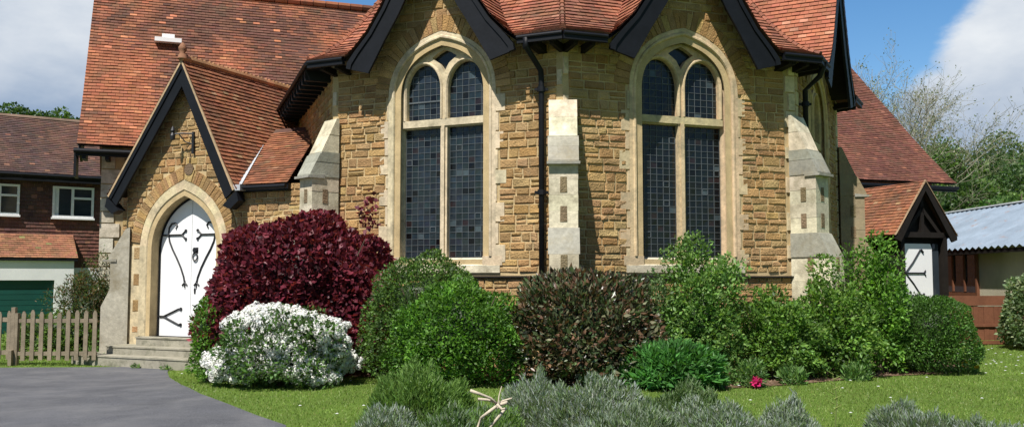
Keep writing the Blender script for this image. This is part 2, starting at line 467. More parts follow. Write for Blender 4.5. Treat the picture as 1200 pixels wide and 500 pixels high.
def make_window(P, tint, glassb):
    C = jit(tint, 0)
    sb = MB(); line = win_line()
    stones = [jit(C, .07, .03) for _ in range(80)]
    cf = lambda i, j: stones[min(79, (i * 7) % 80)]
    tb = MB()                                     # tracery: frame + mullion + transom
    # straight mullion and transom
    d0, d1 = -.24, -.10
    tb.prism(P, [(WC - .065, SILL), (WC + .065, SILL), (WC + .065, 4.18), (WC - .065, 4.18)], d0, d1, C)
    tb.prism(P, [(WC - .03, SILL), (WC + .03, SILL), (WC + .03, 4.18), (WC - .03, 4.18)], d1, d1 + .04, C)
    tb.prism(P, [(WC - .80, 4.18), (WC + .80, 4.18), (WC + .80, 4.30), (WC - .80, 4.30)], d0, d1 + .02, jit(C, .05))
    tb.prism(P, [(WC - .80, 4.155), (WC + .80, 4.155), (WC + .80, 4.18), (WC - .80, 4.18)], d0, d1 - .03, C)
    # traceried head plate
    inner = [p for p in win_line() if p[1] >= 4.30]
    head = [(WC + .80, 4.30)] + inner + [(WC - .80, 4.30)]
    cl = []
    for p in head:
        if not cl or math.dist(p, cl[-1]) > 1e-4: cl.append(p)
    head = cl
    holes = []; lights = []
    for sg in (1, -1):
        hr_ = [(.42 + .325 * math.cos(a), 4.82 + .45 * math.sin(a)) for a in [i * math.pi / 16 for i in range(9)]]; hl = [(.42 - .345 * math.sin(a), 4.82 + .45 * math.cos(a)) for a in [i * math.pi / 16 for i in range(1, 9)]]
        h = [(WC + sg * .745, 4.305)] + [(WC + sg * x, z) for x, z in hr_ + hl] + [(WC + sg * .075, 4.305)]
        if sg < 0: h = h[::-1]
        holes.append(h[::-1]); lights.append(h)
    dia = [(0, 5.11), (.09, 5.26), (.24, 5.37), (.12, 5.45), (0, 5.50), (-.12, 5.45), (-.24, 5.37), (-.09, 5.26)]
    dia = [(WC + x, z) for x, z in dia]; holes.append(dia[::-1])
    tb.plate(P, head, holes, d0, d1, jit(C, .03))
    # raised moulding along light heads
    for h in lights:
        tb.sweep(P, h, [(-.002, d1 - .05), (.0, d1 + .0), (.02, d1 + .03), (.04, d1 + .03), (.055, d1)], C)
    w = build(tb, 'window', M['dressed'], church)
    prof = [(0, d0 - .02), (0, -.16), (.045, -.13), (.05, -.09), (.11, -.02), (.115, .02), (.13, .04), (.16, .04), (.175, .022), (.24, .022), (.245, .0)]
    sb.sweep(P, line, prof, C, 1, cf)
    # joints: quoin blocks lengthening the jamb band irregularly
    z = 1.84; k = 0
    while z < 4.62:
        h = rnd.uniform(.24, .36)
        if z + h > 4.7: h = 4.7 - z
        for sg in (-1, 1):
            ext = (.14 if (k + (sg > 0)) % 2 else .02) + rnd.uniform(0, .06)
            if True:
                a, b = WC + sg * 1.03, WC + sg * (1.05 + ext); a, b = min(a, b), max(a, b)
                block(sb, P, a - .01, b, z, z + h, 0, .021, jit(C, .06, .03), .005, .002)
        z += h; k += 1
    # sill: weathered slope + apron
    s0, s1 = WC - .80, WC + .80
    c2 = jit(mixc(C, PALE, .7), .03)
    sb.face([P(s0, SILL + .01, d0), P(s1, SILL + .01, d0), P(s1 + .1, SILL - .15, .03), P(s0 - .1, SILL - .15, .03)][::-1], c2)
    sb.prism(P, [(s0 - .32, 1.68), (s1 + .32, 1.68), (s1 + .32, 1.80), (s0 - .32, 1.80)], 0, .031, c2)
    for sg in (-1, 1):
        a, b = sorted((WC + sg * .80, WC + sg * 1.16))
        sb.prism(P, [(a, 1.80), (b, 1.80), (b, 1.952), (a, 1.952)], 0, .0225, jit(C, .05))
    build(sb, 'window_surround', M['dressed'], w)
    # glass: panes of leaded lights, each its own tiny quad in one mesh
    gb = MB(); cb = MB(); gd = d0 + .045
    def cellgrid(x0, x1, z0, z1, clip):
        nx = 6; cw = (x1 - x0) / nx; nz = max(1, round((z1 - z0) / .108)); ch = (z1 - z0) / nz
        for i in range(nx):
            for j in range(nz):
                a, b, e, f = x0 + i * cw, x0 + (i + 1) * cw, z0 + j * ch, z0 + (j + 1) * ch
                if clip and not clip((a + b) / 2, e + .02): continue
                k = rnd.random(); g = glassb
                c = jit((.008 * g, .012 * g, .015 * g), .24, .12)  # sky reflection put into pane colour: brighter with glassb, varied pane to pane
                if k < .07: c = (.003, .003, .004)
                elif k < .09: c = (.05, .07, .08)
                elif k < .13: c = (.02, .013, .014)
                u = lambda: rnd.uniform(-.003, .003)
                gb.face([P(a, e, gd + u()), P(b, e, gd + u()), P(b, f, gd + u()), P(a, f, gd + u())], c)
                if rnd.random() < .02:
                    for q in ((a, b, e, e + .012), (a, b, f - .012, f), (a, a + .012, e, f), (b - .012, b, e, f)):
                        cb.prism(P, [(q[0], q[2]), (q[1], q[2]), (q[1], q[3]), (q[0], q[3])], gd, gd + .011)
        for i in range(nx + 1):
            x = x0 + i * cw
            zt = z1
            if clip:
                zt = z0
                while zt < z1 and clip(x, zt): zt += .01
            if zt > z0: cb.prism(P, [(x - .0038, z0), (x + .0038, z0), (x + .0038, zt), (x - .0038, zt)], gd, gd + .009)
        for j in range(nz + 1):
            z = z0 + j * ch; xa, xb = x0, x1
            if clip:
                while xa < x1 and not clip(xa, z): xa += .01
                while xb > x0 and not clip(xb, z): xb -= .01
            th = .0038
            if xb > xa: cb.prism(P, [(xa, z - th), (xb, z - th), (xb, z + th), (xa, z + th)], gd, gd + .0085)
    for sg in (1, -1):
        xa, xb = sorted((WC + sg * .075, WC + sg * .79))
        cellgrid(xa, xb, SILL - .01, 4.17, None)
        def clip(x, z, sg=sg):
            # inside light head enlarged a little
            X = (x - WC) * sg
            if X < .05 or X > .77: return False
            top = 4.82 + .48 * math.sqrt(max(0, 1 - ((X - .41) / .37) ** 2))
            return z < top
        cellgrid(xa, xb, 4.29, 5.31, clip)
        cb.prism(P, [(xa, 4.62), (xb, 4.62), (xb, 4.645), (xa, 4.645)] if glassb > 1.4 and sg < 0 else [(xa, 4.3), (xb, 4.3), (xb, 4.31), (xa, 4.31)], gd, gd + .02)
    gb.face([P(WC - .3, 5.03, gd - .006), P(WC + .3, 5.03, gd - .006), P(WC + .2, 5.52, gd - .006), P(WC - .2, 5.52, gd - .006)], (.008, .012, .014))
    gb.face([P(WC - .84, 1.9, gd - .018), P(WC + .84, 1.9, gd - .012), P(WC + .84, 4.9, gd - .012), P(WC - .84, 4.9, gd - .012)], (.004, .004, .004))
    build(gb, 'leaded_glass', M['glass'], w); build(cb, 'lead_cames', M['came'], w)
    # voussoir ring
    vb = MB(); full = win_line(); arc = [p for p in full if p[1] > 4.7]
    fine = []
    for i in range(len(arc) - 1):
        for k in range(3): fine.append(tuple(arc[i][j] + (arc[i + 1][j] - arc[i][j]) * k / 3 for j in (0, 1)))
    fine.append(arc[-1]); inn = offset_line(fine, .245)
    lens = [0]
    for i in range(len(inn) - 1): lens.append(lens[-1] + math.dist(inn[i], inn[i + 1]))
    def at_len(l, line):
        for i in range(len(lens) - 1):
            if l <= lens[i + 1]:
                k = (l - lens[i]) / (lens[i + 1] - lens[i]); return tuple(line[i][j] + (line[i + 1][j] - line[i][j]) * k for j in (0, 1))
        return line[-1]
    out_ = offset_line(fine, .51); l = 0
    while l < lens[-1] - .03:
        w_ = rnd.uniform(.075, .12); e = min(lens[-1], l + w_) - .008
        a, b = at_len(l, inn), at_len(e, inn); c, d = at_len(e, out_), at_len(l, out_)
        o = rnd.uniform(.022, .034); vb.prism(P, [a, b, c, d], 0, o, stonec()); l += w_
    VRT['v'] = (inn, out_)
    build(vb, 'voussoirs', M['stone'], w)
    return offset_line(full, .38), offset_line(full, .36)

def make_wall(P, tint, glassb, ql, qr, plinth=True):
    line50, line36 = make_window(P, tint, glassb)
    op = [p for p in win_line(z0=SILL - .05)]
    # mortar backing with opening; gable head rises behind roof
    g = [(GC + hw_of_z(z) - .06, z) for z in (5.5, 5.8, 6.2, 6.9)] + [(GC, 7.75)] + [(GC - hw_of_z(z) + .06, z) for z in (6.9, 6.2, 5.8, 5.5)]
    outer = [(0, -.4), (W, -.4), (W, 5.46)] + g + [(0, 5.46)]
    mb = MB(); mb.plate(P, outer, [op], -.02, 0.0, (.4, .31, .18))
    wl = build(mb, 'wall', M['mortar'], church)
    st = MB()
    def allowed(z0, z1):
        zm = (z0 + z1) / 2
        if zm > 5.42:
            h = hw_of_z(z1) - .09; iv = [(GC - h, GC + h)]
        else: iv = [(ql, W - qr)]
        if zm > 4.70:
            h = max(hw_at(line50, WC, z0), hw_at(line50, WC, z1), hw_at(line50, WC, zm)) + .09
            if zm > 5.98: h = max(0, hw_at(line50, WC, z0)) + (.05 if hw_at(line50, WC, z0) > 0 else 0)
        else: h = 1.10
        if h > .06: iv = sub(iv, WC - h, WC + h)
        return [q for q in iv if q[1] - q[0] > .05]
    rubble(st, P, 1.68, 7.5, allowed)
    rubble(st, P, 0.0, 1.60, lambda a, b: [(0.1, W - .1)], base=.06)
    build(st, 'stone_courses', M['stone'], wl)
    # plinth: proud base with pale string course
    pl = MB(); pl.box(P, -.02, W + .02, -.4, 1.60, 0.001, .058, (.4, .31, .18)); build(pl, 'plinth', M['mortar'], wl)
    sc_ = MB(); sc_.prism(P, [(-.03, 1.60), (W + .03, 1.60), (W + .03, 1.628), (-.03, 1.628)], 0.002, .12, (.05, .05, .05))
    build(sc_, 'drip_course', M['soffit'], wl)
    # quoins
    qb = MB(); qb2 = MB(); z = 1.63; k = 0
    while z < 5.4:
        h = rnd.uniform(.22, .34); h = min(h, 5.42 - z)
        C = mixc(tint, PALE, .3)
        if ql > .05: block(qb2, P, -.005, ql - (0 if k % 2 else .07), z, z + h, 0, .03, jit(C, .07, .03), .005, .002)
        if qr > .05: block(qb, P, W - qr + (0 if k % 2 else .07), W + .005, z, z + h, 0, .03, jit(C, .07, .03), .005, .002)
        z += h; k += 1
    build(qb, 'quoins', M['dressed'], wl); build(qb2, 'quoins', M['dressed'], wl)
    # dark eaves: gutter + rafter feet on both sides of gable
    for a, b in ((-.2, GC - 1.66), (GC + 1.66, W + .2)):
        gu = MB(); gu.tube([P(a, 5.375, EO + .02), P(b, 5.375, EO + .02)], .032, 10)
        gu.box(P, a, b, 5.28, 5.39, EO - .06, EO + .02)
        build(gu, 'gutter', M['black'], church)
    for a in (.05, .35, GC + 1.85, W - .3, W - .02):
        rf = MB(); rf.box8([P(a - .035, 5.20, -.0), P(a + .035, 5.20, 0), P(a + .035, 5.33, 0), P(a - .035, 5.33, 0),
                 P(a - .035, 5.24, EO - .08), P(a + .035, 5.24, EO - .08), P(a + .035, 5.34, EO - .08), P(a - .035, 5.34, EO - .08)])
        build(rf, 'rafter_foot', M['timber'], church)
    return wl
make_wall(FL, CREAM, 1.9, .10, .10)
make_wall(FC, mixc(CREAM, OCHRE, .55), .8, .10, .22)
make_wall(FR, OCHRE, .8, .25, .25)
# straight left side wall
mb = MB(); mb.box(FS, -1.2, 5.6, -.4, 5.46, -.3, 0, (.4, .31, .18)); wl = build(mb, 'wall', M['mortar'], church)
st = MB(); rubble(st, FS, 0, 5.4, lambda a, b: [(0, 5.5)]); build(st, 'stone_courses', M['stone'], wl)
gu = MB(); gu.tube([FS(-.8, 5.375, EO + .02), FS(5.75, 5.375, EO + .02)], .032, 10)
for i in range(14):
    a = .1 + i * .4; gu.box(FS, a - .04, a + .04, 5.16, 5.35, 0, EO - .02)
build(gu, 'gutter', M['black'], church)
# hidden back of apse closes the volume
mb = MB(); BP = frame(R2, 110.1); mb.box(BP, 0, 5, -.4, 5.46, -.3, 0); build(mb, 'wall', M['mortar'], church)
mb = MB(); S = main_S(BP)
sheet(mb, S, MT, [(lambda t: -(EO - mf(t)[0]) * T22, lambda t: 8.0)], 0, 30); build(mb, 'roof_slope', M['tile'], church)

# ---- buttresses
def buttress(pt, ang, scale=1.0, ztop=4.42, wd=.45, tint=None):
    # ang: outward direction in degrees (world, x axis = 0)
    P = frame(pt, ang)  # s = outward projection, off = sideways
    prof = [(0, -.4), (.86, -.4), (.86, 1.55), (.84, 1.95), (.60, 2.35), (.56, 2.36), (.56, 3.34), (.61, 3.36), (.61, 3.40), (.41, 3.76), (.38, 3.77), (.37, 3.80), (.05, ztop), (.0, ztop)]
    prof = [(s * scale if s > .1 else s, z) for s, z in prof]
    h = wd / 2; mb = MB()
    # stack of dressed stones: slice profile into courses for colour variety
    cuts = [-.4, .3, .62, .95, 1.25, 1.55, 1.95, 2.36, 2.62, 2.86, 3.1, 3.36, 3.62, 3.80, 4.12, ztop]
    def proj(z): 
        best = 0
        for i in range(len(prof) - 1):
            a, b = prof[i], prof[i + 1]
            if abs(a[1] - b[1]) > 1e-6 and (a[1] - z) * (b[1] - z) <= 0 and a[0] + b[0] > .0:
                k = (z - a[1]) / (b[1] - a[1]); best = max(best, a[0] + (b[0] - a[0]) * k)
        return best
    e = .001
    for i in range(len(cuts) - 1):
        z0, z1 = cuts[i], cuts[i + 1]
        zs = sorted(set([z0 + e, z1 - e] + [p[1] + d for p in prof for d in (-e, e) if z0 < p[1] + d < z1]))
        poly = [(0, z0), (0, z1)][::-1] + [(proj(z), z) for z in zs]
        weath = (1.95 <= z0 < 2.36) or (3.3 < z0 < 3.8)
        c = jit((.30, .29, .24) if weath else mixc(CREAM, PALE, .6), .11, .03)
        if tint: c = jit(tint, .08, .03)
        ins = .004 * (i % 2); hh = h + (.015 if weath else 0) - ins
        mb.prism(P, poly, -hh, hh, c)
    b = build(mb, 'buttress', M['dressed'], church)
    for z in (2.45, 2.9, 1.7, 1.3):
        pz = proj(z + .1)
        for sd in (-1, 1):   # small ironstone insets on the sides
            ib = MB(); ib.prism(P, [(pz * .42, z), (pz * .42 + .10, z), (pz * .42 + .10, z + .24), (pz * .42, z + .24)], sd * (h + .002) - (.004), sd * (h + .002) + .004, jit((.21, .155, .09), .15))
            build(ib, 'ironstone_inset', M['stone'], b)
        Q = lambda s, z_, o: P(o, z_, s)
        ib = MB(); ib.prism(Q, [(-.055, z), (.055, z), (.05, z + .24), (-.05, z + .24)], pz - .002, pz + .006, jit((.21, .155, .09), .15))
        build(ib, 'ironstone_inset', M['stone'], b)
    # weathering lip
    lp = MB(); s_ = .66 * scale
    lp.prism(P, [(.3, 3.33), (s_, 3.33), (s_, 3.37), (.3, 3.40)], -h - .03, h + .03, (.30, .29, .25))
    build(lp, 'weathering_lip', M['dressed'], b)
buttress(C0, -92.4, .90)
buttress(L1, 180 + 42.6, .95, wd=.42)
buttress(R1, -47.4, .88, wd=.42)
buttress(R2, -6.0, .9, wd=.42, tint=(.27, .21, .13))  # ochre stone, tint darkened so its shaded side is put into the colour

# ---- rainwater pipes
def pipe(pts, name='downpipe', r=.045, brs=()):
    mb = MB(); mb.tube(pts, r, 10); o = build(mb, name, M['black'], church, True)
    for z in brs:
        b = MB(); x, y = pts[-1][0], pts[-1][1]
        b.tube([(x, y, z - .04), (x, y, z + .04)], r + .02, 10)
        b.box(lambda s, zz, of: (x + s, y + of, zz), -.11, .11, z - .02, z + .02, -.01, .03)
        build(b, 'pipe_bracket', M['black'], o)
    return o
q = lambda s, z, o: FL(s, z, o)
pipe([q(4.02, 5.36, .52), q(4.02, 5.22, .50), q(4.08, 5.0, .22), q(4.12, 4.9, .14), q(4.12, 4.7, .12), q(4.12, 0, .12)], brs=(2.95, 4.6, 1.2))
cx = FS(.35, 0, .12)
pipe([(cx[0] + .1, cx[1] - .3, 5.3), (cx[0], cx[1], 5.0), (cx[0], cx[1], 0)], brs=(2.4,), r=.05)
q = lambda s, z, o: FR(s, z, o)
pipe([q(.1, 5.36, .52), q(.25, 5.15, .40), q(.38, 4.95, .12), q(.38, 0, .12)], brs=(4.7, 3.9), r=.05)
# small floodlight / vent under the eaves
mb = MB(); p = FL(4.0, 5.3, .45); mb.lathe((p[0], p[1], p[2] - .1), [(0, 0), (.05, .0), (.06, .05), (.04, .12), (0, .13)]); build(mb, 'gutter_outlet', M['black'], church)

# ---- nave
E1 = (-9.17, 19.2)
NF = sframe(E1, 20.0, 1.03)      # s along nave, off towards viewer, eave line at off 0
def nave(s0, s1, pitch, pal, ridge_z, ze=4.4, darkfn=None, dark=.4, verge=True, tile_s0=None, tile_s1=None):
    T_ = (ridge_z - ze) / math.sin(R(pitch)); cp, sp = math.cos(R(pitch)), math.sin(R(pitch))
    def S(x, t, h=0):
        k = .10 * math.exp(-t * 2.0)     # gentle sprocketed eave
        h = h + .03 * noise.noise(Vector((x * .5, t * .6, 4)))   # old battens sag a little
        return NF(x, ze + t * sp + h * cp + k - .1, -(t * cp) + h * sp + k * .4)
    mb = MB()
    tiles(mb, S, T_, [(lambda t: tile_s0 if tile_s0 is not None else s0, lambda t: tile_s1 if tile_s1 is not None else s1)], pal, dark=dark, darkfn=darkfn)
    sheet(mb, S, T_, [(lambda t: s0, lambda t: s1)], 0, 20)
    # rear slope
    def S2(x, t, h=0): return NF(x, ze + t * sp - h, -(2 * T_ * cp - t * cp) + h)
    sheet(mb, S2, T_, [(lambda t: s0, lambda t: s1)], 0, 4)
    o = build(mb, 'nave_roof', M['tile'], church)
    sf = MB(); sheet(sf, S, T_, [(lambda t: s0 + .01, lambda t: s1 - .01)], -.05, 12); build(sf, 'soffit', M['soffit'], church)
    rt = MB(); x = s0
    while x < s1 - .1:
        rt.tube([NF(x, ridge_z - .02, -T_ * cp), NF(x + .31, ridge_z - .02, -T_ * cp)], .10, 8, tilec(pal, NF(x, 9, 0), .3)); x += .33
    build(rt, 'ridge_tile_row', M['tile'], church)
    return S, T_
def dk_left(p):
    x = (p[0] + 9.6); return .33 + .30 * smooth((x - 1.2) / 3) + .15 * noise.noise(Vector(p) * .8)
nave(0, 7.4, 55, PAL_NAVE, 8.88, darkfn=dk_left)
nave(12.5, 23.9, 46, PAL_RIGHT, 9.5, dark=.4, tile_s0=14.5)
# nave walls
mb = MB(); mb.box(NF, .45, 7, -.5, 4.5, -1.0, -.52, (.4, .31, .18))
mb.prism(lambda s, z, o: NF(o, z, -s), [(.53, 4.5), (5.6, 4.5), (3.2, 8.0)], .45, .75, (.4, .31, .18))
mb.box(NF, .45, .95, -.5, 4.5, -5.6, -1.0, (.4, .31, .18))
wl = build(mb, 'nave_wall', M['mortar'], church)
st = MB(); rubble(st, NF, -.3, 4.35, lambda a, b: [(.9, 6.4)], base=-.52)
build(st, 'stone_courses', M['stone'], wl)
qb = MB(); z = -.2; k = 0
while z < 4.4:
    h = rnd.uniform(.24, .36); h = min(h, 4.42 - z)
    block(qb, NF, .44, .86 if k % 2 else .74, z, z + h, -.53, -.485, jit(PALE, .07), .006, .002)
    if k % 3 == 0: block(qb, NF, .9, 1.1, z, z + h * .6, -.52, -.49, stonec())
    z += h; k += 1
build(qb, 'quoins', M['dressed'], wl)
gu = MB(); gu.tube([NF(-.05, 4.26, .09), NF(4.5, 4.26, .09)], .05, 10); gu.box(NF, -.02, 4.5, 4.16, 4.30, -.02, .03)
for i in range(9): gu.box(NF, .1 + i * .45, .18 + i * .45, 4.10, 4.28, -.5, .0)
build(gu, 'gutter', M['black'], church)
bb = MB()   # boxed verge end of the nave
bb.prism(lambda s, z, o: NF(o, z, -s), [(-.0, 4.27), (.12, 4.27), (.60, 4.1), (3.2, 7.9), (3.15, 8.75)], .02, .07)
bb.box(NF, -.05, .0, 3.72, 4.28, -.50, -.0)
build(bb, 'bargeboard', M['black'], church)
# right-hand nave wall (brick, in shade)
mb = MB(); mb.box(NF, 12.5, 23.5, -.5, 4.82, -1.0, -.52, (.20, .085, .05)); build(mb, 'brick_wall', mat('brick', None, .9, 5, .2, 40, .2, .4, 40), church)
gu = MB(); gu.box(NF, 13.0, 23.9, 4.15, 4.28, -.03, .03); gu.tube([NF(13, 4.25, .09), NF(23.9, 4.25, .09)], .05, 10); build(gu, 'gutter', M['black'], church)
# white roof vent on left nave slope
vb = MB(); o_ = -1.9
vp = NF(3.75, 7.32, -2.02)
vf = lambda s, z, o: NF(1.72 + s, 7.18 + z, -1.98 + o)
vb.box(vf, -.30, .30, 0, .10, -.22, .20); vb.box(vf, -.14, .14, .10, .21, -.2, .1)
build(vb, 'roof_vent', M['white'], church)

# ---- entrance porch (diagonal, left)
PW = (-7.0, 19.7); PF = sframe(PW, -24.9, .95); DC = .07
PH, PEZ = 2.05, 3.42
PAPEX = 6.27
RC = .07; DC = -.07; PHR = 1.5
def pSf(side, ext):
    ph = PH if side < 0 else PHR
    L_ = math.hypot(ph, PAPEX - PEZ); c_, s_ = ph / L_, (PAPEX - PEZ) / L_
    def S(x, t, h=0):
        k = .05 * math.exp(-t * 3)
        return PF(RC + side * (ph - t * c_ + h * s_ + k), PEZ + t * s_ + h * c_, .32 - x)
    return S, L_
for side in (-1, 1):
    S, L_ = pSf(side, 4)
    mb = MB()
    if side > 0: pr = [(lambda t: 0, lambda t: 1.05 + t * 1.6)]
    else: pr = [(lambda t: 0, lambda t: 4.4)]
    pr = [(lambda t: 0, lambda t: 5.0)]
    tiles(mb, S, L_, pr, PAL_PORCH, dark=.42 if side > 0 else .5, lift=.03); sheet(mb, S, L_, pr, 0, 6)
    build(mb, 'porch_roof', M['tile'], church)
    sf = MB(); sheet(sf, S, L_ - .05, [(lambda t: .01, lambda t: .5)], -.05, 6); build(sf, 'soffit', M['soffit'], church)
    ph = PH if side < 0 else PHR
    # pale verge strip (mortar pointing) and bargeboard
    vb = MB()
    A = (ph + .02, PEZ - .02); B = (0, PAPEX - .01); dx, dz = B[0] - A[0], B[1] - A[1]; l = math.hypot(dx, dz); nx, nz = -dz / l * -1, 0
    dn = (-(dz / l), dx / l)  # pointing inwards-down
    def off(p, d): return (p[0] - d * (dz / l), p[1] - d * (ph / l))
    def pp(ps): return [(RC + side * a, b) for a, b in ps]
    vb.prism(PF, pp([A, B, (0, B[1] - .075), off(A, .045)]), .29, .335, (.42, .30, .18)); build(vb, 'verge', M['dressed'], church)
    bb = MB(); a1 = off(A, .047); b1 = (0, B[1] - .078)
    a2 = off(A, .34); a2 = (a2[0] + .04, a2[1] - .02); b2 = (0, B[1] - .078 - .50)
    bb.prism(PF, pp([a1, b1, b2, a2]), .25, .30)
    a3 = off(A, .12); b3 = (0, B[1] - .20)
    bb.prism(PF, pp([a1, b1, b3, a3]), .301, .325)
    # lower shaped foot
    bb.prism(PF, pp([(ph + .06, PEZ - .05), (ph - .02, PEZ - .1), (ph - .30, PEZ - .34), (ph - .1, PEZ - .42), (ph + .12, PEZ - .25)]), .10, .31)
    build(bb, 'bargeboard', M['black'], church)
rt = MB(); x = 0
while x < 4.8:
    c = jit((.36, .20, .10), .15); rt.tube([PF(RC, PAPEX + .01, .34 - x), PF(RC, PAPEX + .01, .34 - x - .26)], .075, 8, c)
    rt.lathe(PF(RC, PAPEX + .07, .30 - x), [(.035, 0), (.035, .03), (.0, .05)], 8, c)
    rt.lathe(PF(RC, PAPEX + .07, .18 - x), [(.035, 0), (.035, .03), (.0, .05)], 8, c); x += .27
build(rt, 'ridge_tile_row', M['tile'], church)
fb = MB(); fb.lathe(PF(RC, PAPEX + .0, .30), [(.10, 0), (.08, .08), (.05, .12), (.08, .18), (.085, .23), (.05, .29), (.02, .33), (0, .34)], 12, (.24, .12, .07))
build(fb, 'finial', M['tile'], church, True)

DW, DB, DSPR, DAP = .92, .33, 2.28, 3.36
dline = arch_line(DC, DW, DB, DSPR, (.06, 3.05), DAP, 12)
SW0, SW1 = -1.62, 3.2
def pgh(z): return (PAPEX - z) * PH / (PAPEX - PEZ) - .12
outer = [(DC - 1.68, -.5), (DC + 3.25, -.5), (DC + 3.25, 3.5), (RC + 1.42, 3.5), (RC, PAPEX - .2), (DC - 1.68, 3.75)]
mb = MB(); mb.plate(PF, outer, [dline], -.35, 0, (.4, .31, .18))
mb.box(PF, DC - 1.68, DC - 1.38, -.5, 3.7, -4.5, -.35, (.4, .31, .18))
pw = build(mb, 'porch_wall', M['mortar'], church)
l30 = offset_line(dline, .32); l58 = offset_line(dline, .60); l45 = offset_line(dline, .58)
st = MB()
def allowedp(z0, z1):
    zm = (z0 + z1) / 2
    lo, hi = DC - 1.66, DC + 3.2
    if zm > 3.45: h = min(1.9, pgh(z1)); lo, hi = max(lo, RC - h), RC + h * PHR / PH
    iv = [(lo, hi)]
    if zm > 2.2: h = max(hw_at(l45, DC, z0), hw_at(l45, DC, z1), hw_at(l45, DC, zm)) + .03 * (zm < 3.6)
    else: h = 1.24
    if zm < 2.2: iv = [(DC - 1.66, DC - 1.60), (DC + 1.26, DC + 3.2)]
    elif h > .05: iv = sub(iv, DC - h, DC + h)
    return [q for q in iv if q[1] - q[0] > .05]
rubble(st, PF, 2.2, PAPEX - .3, allowedp, lr=(.14, .34)); build(st, 'stone_courses', M['stone'], pw)
# smooth ochre panel to the right of door
db = MB(); db.prism(PF, [(DC + 1.24, -.3), (DC + 3.2, -.3), (DC + 3.2, 3.1), (DC + 1.24, 2.5)], 0, .012, OCHRE)
# dressed surround, chamfered
cols = [jit(mixc(CREAM, OCHRE, .25), .08, .03) for _ in range(40)]
db.sweep(PF, dline, [(0, -.33), (0, -.20), (.03, -.17), (.035, -.12), (.10, -.06), (.11, .0), (.13, .022), (.32, .022), (.325, 0)], CREAM, 1, lambda i, j: cols[(i * 3) % 40])
db.prism(PF, [(DC - 1.66, -.3), (DC - 1.235, -.3), (DC - 1.235, 2.30), (DC - 1.66, 2.30)], 0, .018, mixc(CREAM, OCHRE, .3))
db.prism(PF, [(DC - 1.66, -.3), (DC + 1.24, -.3), (DC + 1.24, .30), (DC - 1.66, .30)], -.3, .010, CREAM)
build(db, 'door_surround', M['dressed'], pw)
for z in (2.0, 1.42, .85, .4):
    ib = MB(); block(ib, PF, DC - 1.42, DC - 1.24, z, z + (.27 if z > .5 else .14), .015, .024, stonec(), .005, .003)
    build(ib, 'ironstone_inset', M['stone'], pw)
vb = MB(); arc = [p for p in dline if p[1] > 2.2]
fine = []
for i in range(len(arc) - 1):
    for k in range(3): fine.append(tuple(arc[i][j] + (arc[i + 1][j] - arc[i][j]) * k / 3 for j in (0, 1)))
inn = offset_line(fine, .33); out_ = offset_line(fine, .60); i = 0
while i < len(inn) - 1:
    e = min(len(inn) - 1, i + 1 + (rnd.random() < .4))
    a, b, c, d = inn[i], inn[e], out_[e], out_[i]
    sh = lambda p, q: tuple(p[j] + (q[j] - p[j]) * .07 for j in (0, 1))
    vb.prism(PF, [sh(a, b), sh(b, a), sh(c, d), sh(d, c)], 0, rnd.uniform(.022, .034), stonec()); i = e
build(vb, 'voussoirs', M['stone'], pw)
# diagonal porch buttress
def pbut(pt, ang):
    P = frame(pt, ang); prof = [(0, -.5), (.52, -.5), (.52, 1.0), (.36, 1.35), (.36, 1.95), (.39, 1.97), (.39, 2.04), (.08, 2.62), (0, 2.65)]
    mb = MB(); mb.prism(P, prof, -.19, .19, (.45, .42, .34)); b = build(mb, 'porch_buttress', M['dressed'], church)
    mb = MB(); mb.prism(P, [(.25, 1.93), (.50, 1.93), (.50, 1.97), (.25, 1.99)], -.21, .21, (.32, .31, .27)); build(mb, 'weathering_lip', M['dressed'], b)
pbut(PF(DC - 1.62, 0, -.05)[:2], 180 + 20)
